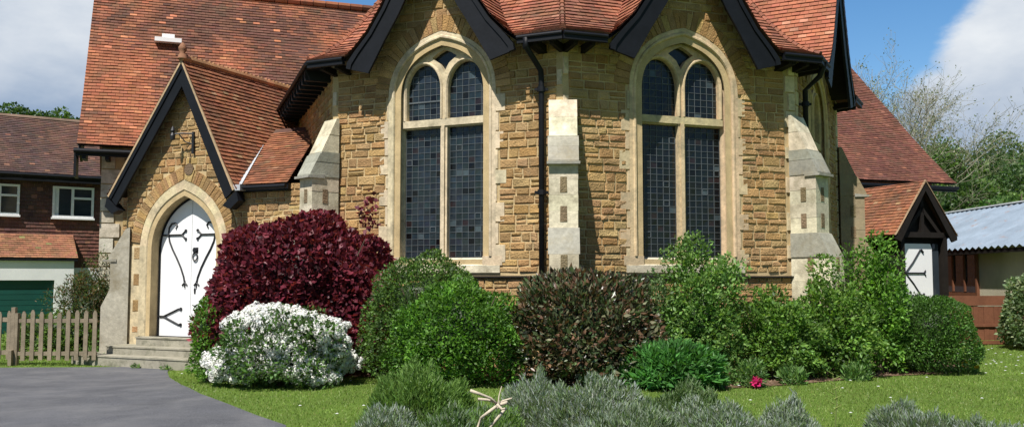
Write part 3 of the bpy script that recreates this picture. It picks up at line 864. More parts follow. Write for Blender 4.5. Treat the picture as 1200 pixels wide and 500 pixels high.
# door
door = MB(); inner = arch_line(DC, DW - .03, DB, DSPR, (.06, 3.02), DAP - .04, 12)
half_r = [p for p in inner if p[0] >= DC + .004]; 
door.prism(PF, [(p[0], p[1]) for p in inner], -.30, -.25, (.8, .8, .8))
dr = build(door, 'door', M['white'], church)
gp = MB(); gp.prism(PF, [(DC - .004, DB), (DC + .004, DB), (DC + .004, DAP - .06), (DC - .004, DAP - .06)], -.25, -.2485); build(gp, 'leaf_joint', M['came'], dr)
fr_ = MB(); fr_.sweep(PF, arch_line(DC, DW - .035, DB, DSPR, (.06, 3.02), DAP - .045, 12), [(0, -.255), (0, -.225), (.04, -.225), (.04, -.3)]); build(fr_, 'door_frame', M['black'], dr)
def strapline(mb, pts, w=.017, o=-.238):
    pts = [PF(DC + a, DB + b, o) for a, b in pts]; mb.tube(pts, w, 6)
for sg in (-1, 1):
    h1 = MB()
    strapline(h1, [(sg * .86, 2.20), (sg * .28, 2.20)], .020); 
    for dz in (.085, -.085): strapline(h1, [(sg * .28, 2.20), (sg * .20, 2.20 + dz * .8), (sg * .15, 2.20 + dz)], .017)
    for dz in (.09, -.09): h1.tube([PF(DC + sg * .17, DB + 2.20 + dz, -.25), PF(DC + sg * .17, DB + 2.20 + dz, -.225)], .03, 8)
    build(h1, 'strap_hinge', M['iron'], dr)
    h2 = MB()
    strapline(h2, [(sg * .46, 2.34), (sg * .42, 2.40), (sg * .48, 2.46), (sg * .58, 2.45), (sg * .655, 2.36), (sg * .67, 2.22), (sg * .63, 2.05), (sg * .54, 1.88), (sg * .42, 1.70), (sg * .29, 1.48), (sg * .20, 1.28), (sg * .165, 1.13)], .019)
    strapline(h2, [(sg * .10, 1.10), (sg * .165, 1.17), (sg * .24, 1.10)], .016); strapline(h2, [(sg * .165, 1.2), (sg * .165, 1.05)], .016)
    build(h2, 'scroll_hinge', M['iron'], dr)
    h3 = MB(); strapline(h3, [(sg * .88, .42), (sg * .74, .42)], .022)
    for dz in (.17, -.17):
        strapline(h3, [(sg * .76, .42), (sg * .32, .42 + dz), (sg * .24, .42 + dz * .9)], .019)
        h3.tube([PF(DC + sg * .26, DB + .42 + dz, -.25), PF(DC + sg * .26, DB + .42 + dz, -.225)], .034, 8)
    build(h3, 'strap_hinge', M['iron'], dr)
kb = MB()
kb.tube([PF(DC + .12 + .065 * math.cos(a), DB + 1.72 + .085 * math.sin(a), -.225) for a in [i * math.pi / 8 for i in range(17)]], .014, 6)
kb.tube([PF(DC + .12, DB + 1.86, -.25), PF(DC + .12, DB + 1.86, -.20)], .05, 10)
kb.prism(PF, [(DC + .05, DB + 1.80), (DC + .19, DB + 1.80), (DC + .19, DB + 1.92), (DC + .05, DB + 1.92)], -.25, -.24)
build(kb, 'knocker', M['iron'], dr)
kb = MB(); kb.prism(PF, [(DC + .10, DB + .92), (DC + .14, DB + .92), (DC + .15, DB + 1.02), (DC + .12, DB + 1.06), (DC + .09, DB + 1.02)], -.25, -.242); build(kb, 'keyhole_plate', M['iron'], dr)
# steps
for i, (z0, z1, o1, sa, sb_) in enumerate(((.15, .33, .25, -1.05, 1.25), (-.02, .15, .62, -1.5, 1.8), (-.5, -.02, 1.0, -2.1, 2.1))):
    mb = MB(); c = (.3, .28, .22)
    mb.box(PF, DC + sa, DC + sb_, z0, z1 - .03, -.34 if i == 0 else 0, o1 - .015, c); mb.box(PF, DC + sa - .01, DC + sb_ + .01, z1 - .03, z1, -.34 if i == 0 else 0, o1, c)
    build(mb, 'step', M['step'], church)
# lean-to between porch and apse with valley gutter
LT = 36; cl, sl = math.cos(R(LT)), math.sin(R(LT))
DC_ = DC; DC = RC
def Sl(x, t, h=0): return PF(x, 3.50 + t * sl + h * cl, .14 - t * cl + h * sl)
mb = MB(); pr = [(lambda t: DC + PHR - .1 - t * sl * (PHR / (PAPEX - PEZ)), lambda t: 2.80 - t * .28)]
tiles(mb, Sl, 2.4, pr, PAL_PORCH, dark=.45); sheet(mb, Sl, 2.6, pr, 0, 6); build(mb, 'lean_to_roof', M['tile'], church)
vb = MB()
def vpt(t, d): 
    s = DC + PHR - t * sl * (PHR / (PAPEX - PEZ)) * 1.2; return PF(s + d, 3.47 + t * sl + .05, .14 - t * cl + .04)
for i in range(8):
    t0, t1 = i * .22, (i + 1) * .22
    vb.face([vpt(t0, -.07), vpt(t0, .09), vpt(t1, .09), vpt(t1, -.07)])
vb.box(PF, DC + PHR - .05, DC + PHR + .15, 3.38, 3.50, .10, .30)
build(vb, 'valley_flashing', M['lead'], church)
gu = MB(); gu.tube([PF(DC + PHR, 3.44, .20), PF(2.8, 3.44, .20)], .04, 8); gu.box(PF, DC + PHR - .1, 2.8, 3.36, 3.5, -.0, .12); build(gu, 'gutter', M['black'], church)
# wall bracket and plaque above door
ir = MB()
ir.prism(PF, [(DC + .09, 4.25), (DC + .15, 4.25), (DC + .15, 4.72), (DC + .09, 4.72)], .02, .07)
ir.tube([PF(DC + .12, 4.68, .05), PF(DC - .05, 4.68, .18), PF(DC - .22, 4.66, .30)], .016, 6)
ir.tube([PF(DC + .12, 4.45, .05), PF(DC - .02, 4.50, .14), PF(DC - .12, 4.66, .22)], .013, 6)
ir.lathe(PF(DC - .22, 4.52, .30), [(0, .0), (.045, .02), (.055, .1), (.03, .16), (.05, .2), (.03, .26), (0, .3)], 10)
build(ir, 'lamp_bracket', M['iron'], church)
pq = MB(); pq.tube([PF(DC, 3.92, .02), PF(DC, 3.92, .045)], .12, 16, (.16, .11, .07)); build(pq, 'round_plaque', M['stone'], church)
pc = MB(); pc.tube([PF(DC + .04, 4.25, .04), PF(DC + .02, 4.05, .04)], .01, 6); build(pc, 'cable', M['iron'], church)

# ---- small vestry porch on the right (white door)
VP = (10.9, 24.5); VF = frame(VP, 20.0); va = 4.16; vh = .98; vez = 2.72
for side in (-1, 1):
    L_ = math.hypot(vh, va - vez); c_, s_ = vh / L_, (va - vez) / L_
    def S(x, t, h=0, side=side): return VF(side * (vh - t * c_ + h * s_), vez + t * s_ + h * c_, .25 - x)
    mb = MB(); pr = [(lambda t: 0, lambda t: 2.9)]
    tiles(mb, S, L_, pr, PAL_PORCH, dark=.15); sheet(mb, S, L_, pr, 0, 4); build(mb, 'vestry_porch_roof', M['tile'], church)
    bb = MB(); bb.prism(VF, [(side * (vh + .05), vez - .12), (side * (vh + .05), vez - .02), (0, va - .02), (0, va - .26), (side * (vh - .12), vez - .18)], .19, .24); build(bb, 'bargeboard', M['timber'], church)
    vg = MB(); vg.prism(VF, [(side * (vh + .07), vez - .01), (side * (vh + .03), vez + .03), (0, va + .03), (0, va - .015)], .20, .262, (.30, .20, .12)); build(vg, 'verge', M['dressed'], church)
mb = MB()
mb.box(VF, -.78, -.66, -.3, 2.75, .02, .14); mb.box(VF, .66, .78, -.3, 2.75, .02, .14)
mb.box(VF, -.9, .9, 2.66, 2.80, .02, .14); mb.prism(VF, [(-.05, 2.8), (.05, 2.8), (.05, 4.0), (-.05, 4.0)], .02, .1)
for sg in (-1, 1): mb.prism(VF, [(sg * .62, 2.8), (sg * .5, 2.8), (0, 3.35), (0, 3.5)], .02, .1)
mb.prism(VF, [(-.9, 2.7), (.9, 2.7), (0, 4.0)], -.05, -.02)
mb.box(VF, .70, .76, -.3, 2.7, -2.6, 0); mb.box(VF, -.76, -.70, -.3, 2.7, -2.6, 0); mb.box(VF, -.7, .7, -.3, 2.7, -.2, -.1)
build(mb, 'vestry_porch_frame', M['timber'], church)
mb = MB(); mb.prism(VF, [(-.58, .1), (.38, .1), (.38, 2.38), (.33, 2.5), (-.53, 2.5), (-.58, 2.45)], -.06, 0.0); d2 = build(mb, 'vestry_door', M['white'], church); d2['label'] = 'small white vestry door with black forked strap hinge'
mb = MB()
for a in ((.0, .0), (.44, .0)): pass
hz = 1.72
mb.tube([VF(-.58, hz, .01), VF(.10, hz, .01)], .022, 6)
for dz in (.62, -.62): mb.tube([VF(-.54, hz, .01), VF(-.28, hz + dz * .45, .01), VF(-.02, hz + dz, .01)], .02, 6); mb.tube([VF(.0, hz + dz, .01), VF(.07, hz + dz * .88, .01)], .03, 6)
for dz in (.07, -.07): mb.tube([VF(.08, hz, .01), VF(.14, hz + dz, .01)], .018, 6)
build(mb, 'strap_hinge', M['iron'], d2)
mb = MB(); mb.box(VF, .42, .62, .9, 2.5, -.07, -.02); build(mb, 'side_light', M['wglass'], church)

# ================================================================== GROUND
def gridsheet(xs, ys, zf, dz=0):
    mb = MB(); nx, ny = len(xs), len(ys)
    for y in ys:
        for x in xs: mb.v.append((x, y, zf(x, y) + dz))
    for j in range(ny - 1):
        for i in range(nx - 1):
            mb.f.append((j * nx + i, j * nx + i + 1, (j + 1) * nx + i + 1, (j + 1) * nx + i)); mb.c.append((.1, .15, .03))
    return mb
xs = [-900, -400, -150, -60, -30] + [-20 + i * .5 for i in range(81)] + [30, 60, 150, 400, 900]
ys = [-200, -60, -20, -5] + [i * .5 for i in range(61)] + [36, 45, 70, 150, 400, 1500]
o = build(gridsheet(xs, ys, gz), 'lawn', M['grassmat'], None, True); struct(o)
# driveway: follows the lawn edge measured along its kerbless curve
edge = [gnd(*p) for p in ((112, 430.5), (160, 430), (200, 431), (196, 436), (199, 443), (212, 451), (235, 462), (270, 475), (300, 487), (335, 499))]
edge += [(-1.1, 5.2), (-.4, 3.5), (.6, 1.5), (1.5, -1)]
def drive_clip(x, y):
    # inside driveway if left of edge curve
    poly = DRV; c = False; n = len(poly); j = n - 1
    for i in range(n):
        if (poly[i][1] > y) != (poly[j][1] > y) and x < (poly[j][0] - poly[i][0]) * (y - poly[i][1]) / (poly[j][1] - poly[i][1]) + poly[i][0]: c = not c
        j = i
    return c
far = gnd(0, 431)
DRV = [(-30, -1), (-30, far[1] + .2), (far[0] - .5, far[1] + .05), far] + edge
def fillpoly(poly, step, dz, zf):
    # triangulated polygon with interior points for terrain following
    from mathutils.geometry import delaunay_2d_cdt
    pts = []
    for i in range(len(poly)):
        a, b = poly[i], poly[(i + 1) % len(poly)]; n = max(1, int(math.dist(a, b) / step))
        for k in range(n): pts.append((a[0] + (b[0] - a[0]) * k / n, a[1] + (b[1] - a[1]) * k / n))
    nb = len(pts); ed = [(i, (i + 1) % nb) for i in range(nb)]
    global DRV
    old = DRV; DRV = pts
    x0, x1 = min(p[0] for p in pts), max(p[0] for p in pts); y0, y1 = min(p[1] for p in pts), max(p[1] for p in pts)
    x = x0
    while x < x1:
        y = y0
        while y < y1:
            if drive_clip(x, y): pts.append((x + .01 * math.sin(y * 9), y + .01 * math.cos(x * 7))) if True else None
            y += step
        x += step
    DRV = old
    vs, _, fs, *_ = delaunay_2d_cdt([Vector(p) for p in pts], ed, [], 1, 1e-4)
    mb = MB(); mb.v = [(v.x, v.y, zf(v.x, v.y) + dz) for v in vs]; mb.f = [tuple(f) for f in fs]; mb.c = [(.1, .1, .1)] * len(fs)
    return mb
o = build(fillpoly(DRV, .5, .014, gz), 'driveway', M['asphalt'], None, True); struct(o)
# planting bed under the shrubs
bed = [gnd(*p) for p in ((250, 437), (330, 441), (420, 441), (470, 446), (600, 451), (740, 455), (845, 455.5), (900, 453), (960, 448), (1010, 443), (1060, 440), (1110, 438), (1138, 432))]
bed += [(8.6, 17.5), (8.2, 20), (6, 19), (5, 16.2), (.8, 14.7), (-3.2, 16.5), (-5.4, 17.5)]
BED = bed
o = build(fillpoly(bed, .4, .012, gz), 'planting_bed', M['soil'], None, True); struct(o)
def inside(poly, x, y):
    c = False; j = len(poly) - 1
    for i in range(len(poly)):
        if (poly[i][1] > y) != (poly[j][1] > y) and x < (poly[j][0] - poly[i][0]) * (y - poly[i][1]) / (poly[j][1] - poly[i][1]) + poly[i][0]: c = not c
        j = i
    return c
# front herb bed soil
fbed = [(-1.9, 5), (-1.75, 8.2), (-1.4, 9.6), (-.6, 10.2), (.2, 9.2), (1.3, 9.7), (2.4, 9.4), (3.4, 8.7), (4.1, 8.5), (5.6, 8.6), (7.5, 8.2), (7.5, 5)]
o = build(fillpoly(fbed, .4, .011, gz), 'herb_bed', M['soil'], None, True); struct(o)

# ================================================================== FOLIAGE
rs = np.random.RandomState(11)
def rand_unit(n):
    v = rs.normal(size=(n, 3)); return v / np.linalg.norm(v, axis=1)[:, None]
def leaves(P, size, up=.3, out=None, cols=None, aspect=.55, droop=0., jitter=.5):
    """P (n,3) centres -> leaf quads (two-fold diamond). returns verts, faces, vert colours"""
    n = len(P); d = rand_unit(n)
    if out is not None: d = d * .9 + out * .7
    d[:, 2] += up - droop; d /= np.linalg.norm(d, axis=1)[:, None]
    r = rand_unit(n); s = np.cross(d, r); s /= np.linalg.norm(s, axis=1)[:, None] + 1e-9
    nn = np.cross(d, s)
    L = size * (1 + rs.uniform(-jitter, jitter, n))[:, None]; Wd = L * aspect * .5
    v0 = P; v1 = P + d * L * .45 + s * Wd + nn * Wd * .3; v2 = P + d * L; v3 = P + d * L * .45 - s * Wd + nn * Wd * .3
    V = np.stack([v0, v1, v2, v3], 1).reshape(-1, 3)
    base = np.arange(n)[:, None] * 4
    Fc = np.concatenate([base + np.array([0, 1, 2]), base + np.array([0, 2, 3])], 1).reshape(-1, 3)
    return V, Fc
def pal_cols(n, pal, var=.25, w=None):
    idx = rs.choice(len(pal), n, p=w); c = np.array(pal)[idx] * (1 + rs.uniform(-var, var, n))[:, None]
    return np.clip(c * (1 + rs.uniform(-.06, .06, (n, 3))), .001, 1)
def npbuild(V, Fc, C4, name, mat_, parent=None, loc=None):
    """V verts, Fc tris, C4 colour per vertex"""
    if loc is not None: V = V - np.array(loc)
    elif parent is not None: V = V - np.array(ROOT[parent.name])
    me = bpy.data.meshes.new(name); me.vertices.add(len(V)); me.vertices.foreach_set('co', V.astype(np.float32).ravel())
    nf = len(Fc); me.loops.add(nf * 3); me.loops.foreach_set('vertex_index', Fc.astype(np.int32).ravel())
    me.polygons.add(nf); me.polygons.foreach_set('loop_start', np.arange(0, nf * 3, 3, dtype=np.int32))
    me.update(calc_edges=True)
    at = me.color_attributes.new('col', 'FLOAT_COLOR', 'POINT')
    cc = np.ones((len(V), 4), dtype=np.float32); cc[:, :3] = C4; at.data.foreach_set('color', cc.ravel())
    me.materials.append(mat_); me.validate()
    o = bpy.data.objects.new(name, me); COL.objects.link(o)
    if parent is not None: o.parent = parent; ROOT[o.name] = ROOT[parent.name]
    if loc is not None: o.location = loc; ROOT[o.name] = tuple(loc)
    return o
def lumpy(dirs, seed, amp=.18, fr=2.0):
    return np.array([1 + amp * noise.noise(Vector(tuple(d * fr)) + Vector((seed, seed * 1.7, 0))) * 2 for d in dirs])
def crown_pts(c, r, n, seed, amp=.18, shell=.45, fr=2.0, flat=.0, boxy=0.0, skirt=0.0):
    d = rand_unit(n)
    k = 1 - shell * rs.power(1.0, n) ** 1.6 * rs.uniform(0, 1, n)
    m = lumpy(d, seed, amp, fr)
    e = d.copy()
    if boxy:
        mx = np.max(np.abs(d), axis=1)[:, None]; e = d * (1 - boxy) + d / mx * boxy
    if skirt:
        e = e.copy(); e[:, :2] *= (1 + skirt * np.clip(-d[:, 2], 0, .8))[:, None]
    P = np.array(c) + e * np.array(r) * (k * m)[:, None]
    keep = P[:, 2] > c[2] - r[2] * (1 - flat)
    return P[keep], d[keep]
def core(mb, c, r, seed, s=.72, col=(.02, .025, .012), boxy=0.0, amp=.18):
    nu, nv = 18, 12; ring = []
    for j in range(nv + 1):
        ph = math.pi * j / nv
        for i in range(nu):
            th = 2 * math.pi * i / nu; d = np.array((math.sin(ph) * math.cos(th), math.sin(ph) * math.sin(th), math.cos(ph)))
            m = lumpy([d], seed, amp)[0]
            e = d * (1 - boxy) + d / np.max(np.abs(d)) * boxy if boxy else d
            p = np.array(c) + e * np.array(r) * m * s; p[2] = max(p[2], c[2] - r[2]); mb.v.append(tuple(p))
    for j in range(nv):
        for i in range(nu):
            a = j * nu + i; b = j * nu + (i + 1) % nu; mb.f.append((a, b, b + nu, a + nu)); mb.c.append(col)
def stems(mb, x, y, z0, z1, rad, n, r0=.02, col=(.14, .11, .08)):
    for i in range(n):
        a = rs.uniform(0, 6.28); q = rs.uniform(.3, .9); b = (x + rs.uniform(-.1, .1), y + rs.uniform(-.1, .1), z0)
        e = (x + rad[0] * q * math.cos(a), y + rad[1] * q * math.sin(a), z0 + (z1 - z0) * rs.uniform(.6, .92))
        mid = tuple((b[k] + e[k]) / 2 + rs.uniform(-.06, .06) for k in range(3))
        mb.tube([b, mid, e], [r0, r0 * .7, r0 * .3], 5, col)
def shrub(name, label, cat, x, y, hw, top, dy=None, n=9000, size=.06, pal=None, w=None, mat_='leaf', amp=.2, shell=.5, boxy=.1,
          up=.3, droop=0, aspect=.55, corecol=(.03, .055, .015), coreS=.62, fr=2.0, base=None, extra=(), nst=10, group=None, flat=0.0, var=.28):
    z0 = gz(x, y) if base is None else base; dy = dy or hw * .85
    c = (x, y, (z0 + top) / 2 + .02); r = (hw, dy, (top - z0) / 2)
    root = empty(name, (x, y, z0), label, cat, group)
    seed = rs.uniform(0, 50)
    P, D = crown_pts(c, r, int(n * 1.7), seed, amp, shell, fr, flat, boxy, .5)
    Ps = [P]; Ds = [D]
    for (ex, ey, ez, er, en) in extra:
        p2, d2 = crown_pts((ex, ey, ez), er, en, seed + 3, .25, .9, 2.0); Ps.append(p2); Ds.append(d2)
    P = np.concatenate(Ps); D = np.concatenate(Ds)
    V, Fc = leaves(P, size, up, D, aspect=aspect, droop=droop)
    col = pal_cols(len(P), pal, var, w)
    if pal[0][1] > pal[0][0]: col *= np.array((1.25, 1.22, 1.05))
    else: col *= 1.15
    # clump-scale colour variation belongs to the plant (young and old growth)
    cl = np.array([noise.noise(Vector(tuple(p * 4.0))) for p in P]); col = col * (1 + .55 * cl)[:, None]
    npbuild(V, Fc, np.repeat(np.clip(col, .001, 1), 4, axis=0), 'foliage', M[mat_], root)
    mb = MB()
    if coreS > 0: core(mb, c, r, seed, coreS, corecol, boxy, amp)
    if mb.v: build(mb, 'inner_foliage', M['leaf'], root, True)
    sb = MB(); stems(sb, x, y, z0 - .02, top, (hw, dy), nst, .022); build(sb, 'stems', M['bark'], root)
    return root, c, r, seed

G1 = [(.055, .115, .022), (.075, .15, .028), (.04, .085, .02), (.10, .18, .035)]
PUR = [(.11, .015, .028), (.135, .019, .034), (.075, .011, .022), (.17, .03, .042)]
# purple smoke bush
ps = lambda px, Y: (px - 600) / F * Y
shrub('smoke_bush', 'large domed purple-leaved smoke bush beside the white church door', 'shrub', -3.40, 14.9, 1.40, 2.50, 1.1, 15000, .085, PUR,
      aspect=.8, amp=.11, shell=.45, boxy=.15, up=.1, corecol=(.03, .008, .012), extra=((-2.27, 14.5, 2.62, (.13, .12, .3), 90),), coreS=.64)
# white flowering shrub
root, c, r, sd = shrub('white_flowering_shrub', 'rounded shrub smothered in white blossom clusters in front of the purple bush', 'shrub', -3.28, 13.35, .86, 1.12, .8, 6000, .06,
      [(.05, .11, .03), (.08, .16, .04), (.035, .07, .02)], amp=.24, shell=.4, boxy=.05, coreS=.62)
n = 1500; d = rand_unit(n); d[:, 1] = -np.abs(d[:, 1]) * .9 + .15; m = lumpy(d, sd, .24); mx = np.max(np.abs(d), axis=1)[:, None]
e = d * .95 + d / mx * .05; e[:, :2] *= (1 + .5 * np.clip(-d[:, 2], 0, .8))[:, None]
fc = np.array(c) + e * np.array(r) * (m * rs.uniform(1.0, 1.09, n))[:, None]
dens = np.array([noise.noise(Vector(tuple(p * 3.2))) for p in fc]); fc = fc[(dens > -.42) & (fc[:, 2] > .16)]
pts = []; nr = []
for p in fc:
    k = rs.randint(46, 64); q = rand_unit(k); pts.append(p + q * rs.uniform(.040, .060)); nr.append(q)
PP = np.concatenate(pts); NR = np.concatenate(nr) + rs.normal(0, .25, (len(PP), 3)); NR /= np.linalg.norm(NR, axis=1)[:, None]
t1 = np.cross(NR, rand_unit(len(PP))); t1 /= np.linalg.norm(t1, axis=1)[:, None]; t2 = np.cross(NR, t1); k = rs.uniform(.010, .017, len(PP))[:, None]
V = np.stack([PP - t1 * k, PP - t2 * k, PP + t1 * k, PP + t2 * k], 1).reshape(-1, 3); b = np.arange(len(PP))[:, None] * 4; Fc = np.concatenate([b + [0, 1, 2], b + [0, 2, 3]], 1).reshape(-1, 3)
cc = pal_cols(len(PP), [(.86, .86, .84), (.82, .82, .79), (.78, .79, .72)], .05)
npbuild(V, Fc, np.repeat(cc, 4, axis=0), 'flower_clusters', M['petal'], root)
# left small clipped shrub
shrub('evergreen_shrub', 'small bright green upright shrub between the church steps and the white blossom', 'shrub', -4.62, 14.25, .22, 1.22, .4, 2600, .05,
      [(.07, .17, .02), (.10, .21, .03), (.05, .12, .02)], boxy=.5)
DG = [(.05, .105, .026), (.035, .075, .022), (.07, .135, .03), (.09, .17, .035)]
shrub('evergreen_shrub', 'dense dark green rounded shrub against the left tall window, right of the purple bush', 'shrub', ps(502, 13.7), 13.7, .85, 1.86, .75, 13000, .042, DG, boxy=.15, amp=.17)
BG = [(.055, .145, .02), (.08, .19, .025), (.04, .10, .02), (.11, .24, .035)]
shrub('evergreen_shrub', 'bright mid-green rounded shrub in front of the darker one, left of the bronze shrub', 'shrub', ps(540, 13.0), 13.0, .83, 1.50, .7, 13000, .048, BG, boxy=.15, amp=.18,
      extra=((ps(425 + 60, 13), 12.8, .75, (.3, .3, .5), 900),))
PH_ = [(.105, .06, .035), (.07, .10, .04), (.045, .075, .03), (.14, .08, .048), (.15, .15, .09), (.03, .03, .018)]
shrub('photinia_shrub', 'bronze and dark green glossy-leaved shrub below the central buttress', 'shrub', ps(683, 13.15), 13.15, 1.0, 1.64, .75, 9500, .085, PH_, mat_='gloss', boxy=.3, amp=.13, aspect=.45, up=.6)
shrub('leafy_perennial', 'low domed bright green perennial clump below the right tall window', 'plant', ps(788, 12.5), 12.5, .56, .64, .45, 4200, .12, [(.06, .18, .045), (.08, .23, .06), (.045, .13, .035)], boxy=.15, amp=.12, aspect=.28, up=.5)
LG = [(.09, .19, .045), (.13, .24, .06), (.06, .13, .035), (.17, .28, .09)]
shrub('rose_bush', 'tall loose green rose bush reaching up over the right tall window sill', 'shrub', ps(820, 13.5), 13.5, .50, 1.72, .45, 6500, .058, LG, amp=.35, shell=.8, boxy=.1, coreS=.5,
      extra=((ps(812, 13.6), 13.6, 2.0, (.25, .2, .28), 600), (ps(795, 13.6), 13.6, 1.8, (.3, .2, .35), 500), (ps(850, 13.4), 13.4, 1.6, (.3, .25, .35), 700)), nst=14, fr=3)
shrub('grey_green_shrub', 'pale grey-green feathery shrub between the bronze shrub and the rose', 'shrub', ps(768, 13.6), 13.6, .42, 1.45, .35, 3600, .05, [(.08, .14, .06), (.06, .11, .045), (.10, .17, .075)], amp=.3, shell=.8, coreS=.45)
shrub('leafy_shrub', 'loose mid-green shrub left of the right corner buttress, above the pink flower', 'shrub', ps(905, 14.1), 14.1, .58, 1.28, .5, 7500, .06, [(.08, .17, .03), (.11, .22, .04), (.05, .11, .025), (.14, .24, .06)], amp=.3, shell=.7, boxy=.15, coreS=.5, fr=3, nst=16)
shrub('leafy_shrub', 'loose yellow-green shrub in front of the right corner buttress', 'shrub', ps(972, 14.6), 14.6, .58, 1.42, .5, 8000, .06, [(.08, .17, .03), (.10, .20, .035), (.05, .11, .025), (.13, .22, .05)], amp=.3, shell=.7, boxy=.15, coreS=.5, fr=3, nst=16,
      extra=((ps(965, 14.8), 14.8, 1.75, (.25, .25, .22), 350),))
shrub('climbing_shrub', 'tall upright leafy shrub beside the small tiled vestry porch', 'shrub', ps(1030, 15.4), 15.4, .34, 1.85, .4, 5000, .062, [(.09, .20, .03), (.12, .25, .04), (.06, .14, .025)], amp=.35, shell=.8, boxy=.1, coreS=.45, fr=3, nst=14,
      extra=((ps(1028, 15.4), 15.4, 2.05, (.3, .25, .3), 500), (ps(1000, 15.6), 15.6, 1.7, (.4, .3, .4), 800)))
shrub('hebe_shrub', 'dense rounded green shrub at the right end of the flower bed', 'shrub', ps(1090, 15.5), 15.5, .66, 1.26, .6, 11000, .04, [(.05, .12, .022), (.07, .155, .028), (.04, .09, .02)], amp=.08, boxy=.15)
shrub('grey_green_shrub', 'small grey-green sprawling shrub above the rounded shrub by the vestry door', 'shrub', ps(1068, 16.3), 16.3, .42, 1.32, .4, 3000, .05, [(.07, .12, .05), (.09, .15, .07), (.05, .09, .04)], amp=.35, shell=.8, coreS=.45)
shrub('variegated_shrub', 'large pale variegated round shrub at the right edge by the brown fence', 'shrub', 12.0, 20.6, .85, 1.75, .8, 6500, .08, [(.10, .16, .08), (.22, .28, .17), (.06, .10, .04)], amp=.12, boxy=.2)
shrub('yew_shrub', 'rusty dark green conifer shrub behind the picket fence by the church wall', 'shrub', -9.35, 20.4, .55, 1.75, .4, 4500, .07, [(.05, .09, .025), (.035, .06, .02), (.12, .08, .04)], amp=.3, shell=.7, aspect=.3, coreS=.5,
      extra=((-9.8, 20.4, 1.0, (.5, .4, .5), 900), (-9.05, 20.3, 1.5, (.25, .3, .7), 700)))
shrub('hedge_shrub', 'low mixed green hedge plants seen through the picket fence', 'shrub', -9.9, 20.0, .9, .75, .3, 2600, .07, [(.07, .13, .03), (.10, .17, .04)], amp=.3, shell=.8)
# ground-hugging fillers in the bed
def clump(name, label, cat, x, y, hw, h, n, size, pal, asp=.3, up=1.0, grp=None, mat_='leaf'):
    z0 = gz(x, y)
    P, D = crown_pts((x, y, z0 + h * .35), (hw, hw * .8, h * .6), n, rs.uniform(0, 99), .2, .9); P[:, 2] = np.maximum(P[:, 2], z0 + .01)
    V, Fc = leaves(P, size, up, D, aspect=asp); return tag(npbuild(V, Fc, np.repeat(pal_cols(len(P), pal, .25), 4, axis=0), name, M[mat_], None, (x, y, z0)), label, cat, grp)
pk = empty('pink_flower_plant', (ps(880, 12.7), 12.7, gz(3.3, 12.7)), 'little green plant with one bright pink bloom at the bed edge', 'flower')
P, D = crown_pts((ps(878, 12.75), 12.75, .26), (.19, .18, .2), 900, 5, .2, .9); V, Fc = leaves(P, .07, .7, D, aspect=.3)
npbuild(V, Fc, np.repeat(pal_cols(len(P), LG, .2), 4, axis=0), 'foliage', M['leaf'], pk)
P = np.array((ps(884, 12.5), 12.52, .19)) + rand_unit(60) * .045; V, Fc = leaves(P, .05, .4, None, aspect=.9)
npbuild(V, Fc, np.repeat(pal_cols(len(P), [(.62, .03, .16), (.5, .02, .12)], .15), 4, axis=0), 'bloom', M['petal'], pk)
yf = empty('yellow_flower_plant', (ps(1131, 15.4), 15.4, gz(7.6, 15.4)), 'small yellow flowers beside the rounded shrub at the bed end', 'flower')
P = np.array((ps(1131, 15.4), 15.4, .14)) + rand_unit(60) * np.array((.12, .08, .07)); V, Fc = leaves(P, .05, .5, None, aspect=.8)
npbuild(V, Fc, np.repeat(pal_cols(len(P), [(.72, .42, .02)], .1), 4, axis=0), 'bloom', M['petal'], yf)
P = np.array((ps(1131, 15.4), 15.4, .08)) + rand_unit(160) * np.array((.16, .1, .06)); V, Fc = leaves(P, .07, .6, None, aspect=.25)
npbuild(V, Fc, np.repeat(pal_cols(len(P), LG, .2), 4, axis=0), 'foliage', M['leaf'], yf)
fp = [(845, 12.9, 'low ferny plant between the perennial clump and the pink bloom'), (925, 13.2, 'low spiky green plant at the bed edge right of the pink bloom'), (1000, 14.0, 'thin low green plant at the bed edge below the yellow-green shrub'), (700, 12.55, 'low green plant at the foot of the bronze shrub')]
for px, Y, lb in fp: clump('edging_plant', lb, 'plant', ps(px, Y), Y, .2, .25, 420, .08, LG)
for i, (s, o_, lb) in enumerate(((-1.9, .75, 'weeds growing at the left end of the church steps'), (-2.25, .35, 'taller weeds between the picket fence and porch buttress'), (.5, 1.05, 'tuft of weed growing from the bottom church step'), (-.3, 1.05, 'tiny weed at the middle of the bottom church step'))):
    p = PF(DC + s, 0, o_); clump('weed_clump', lb, 'weed', p[0], p[1], .26 if i < 2 else .09, .32 if i == 1 else .2 if i == 0 else .07, 500 if i < 2 else 90, .06, LG)

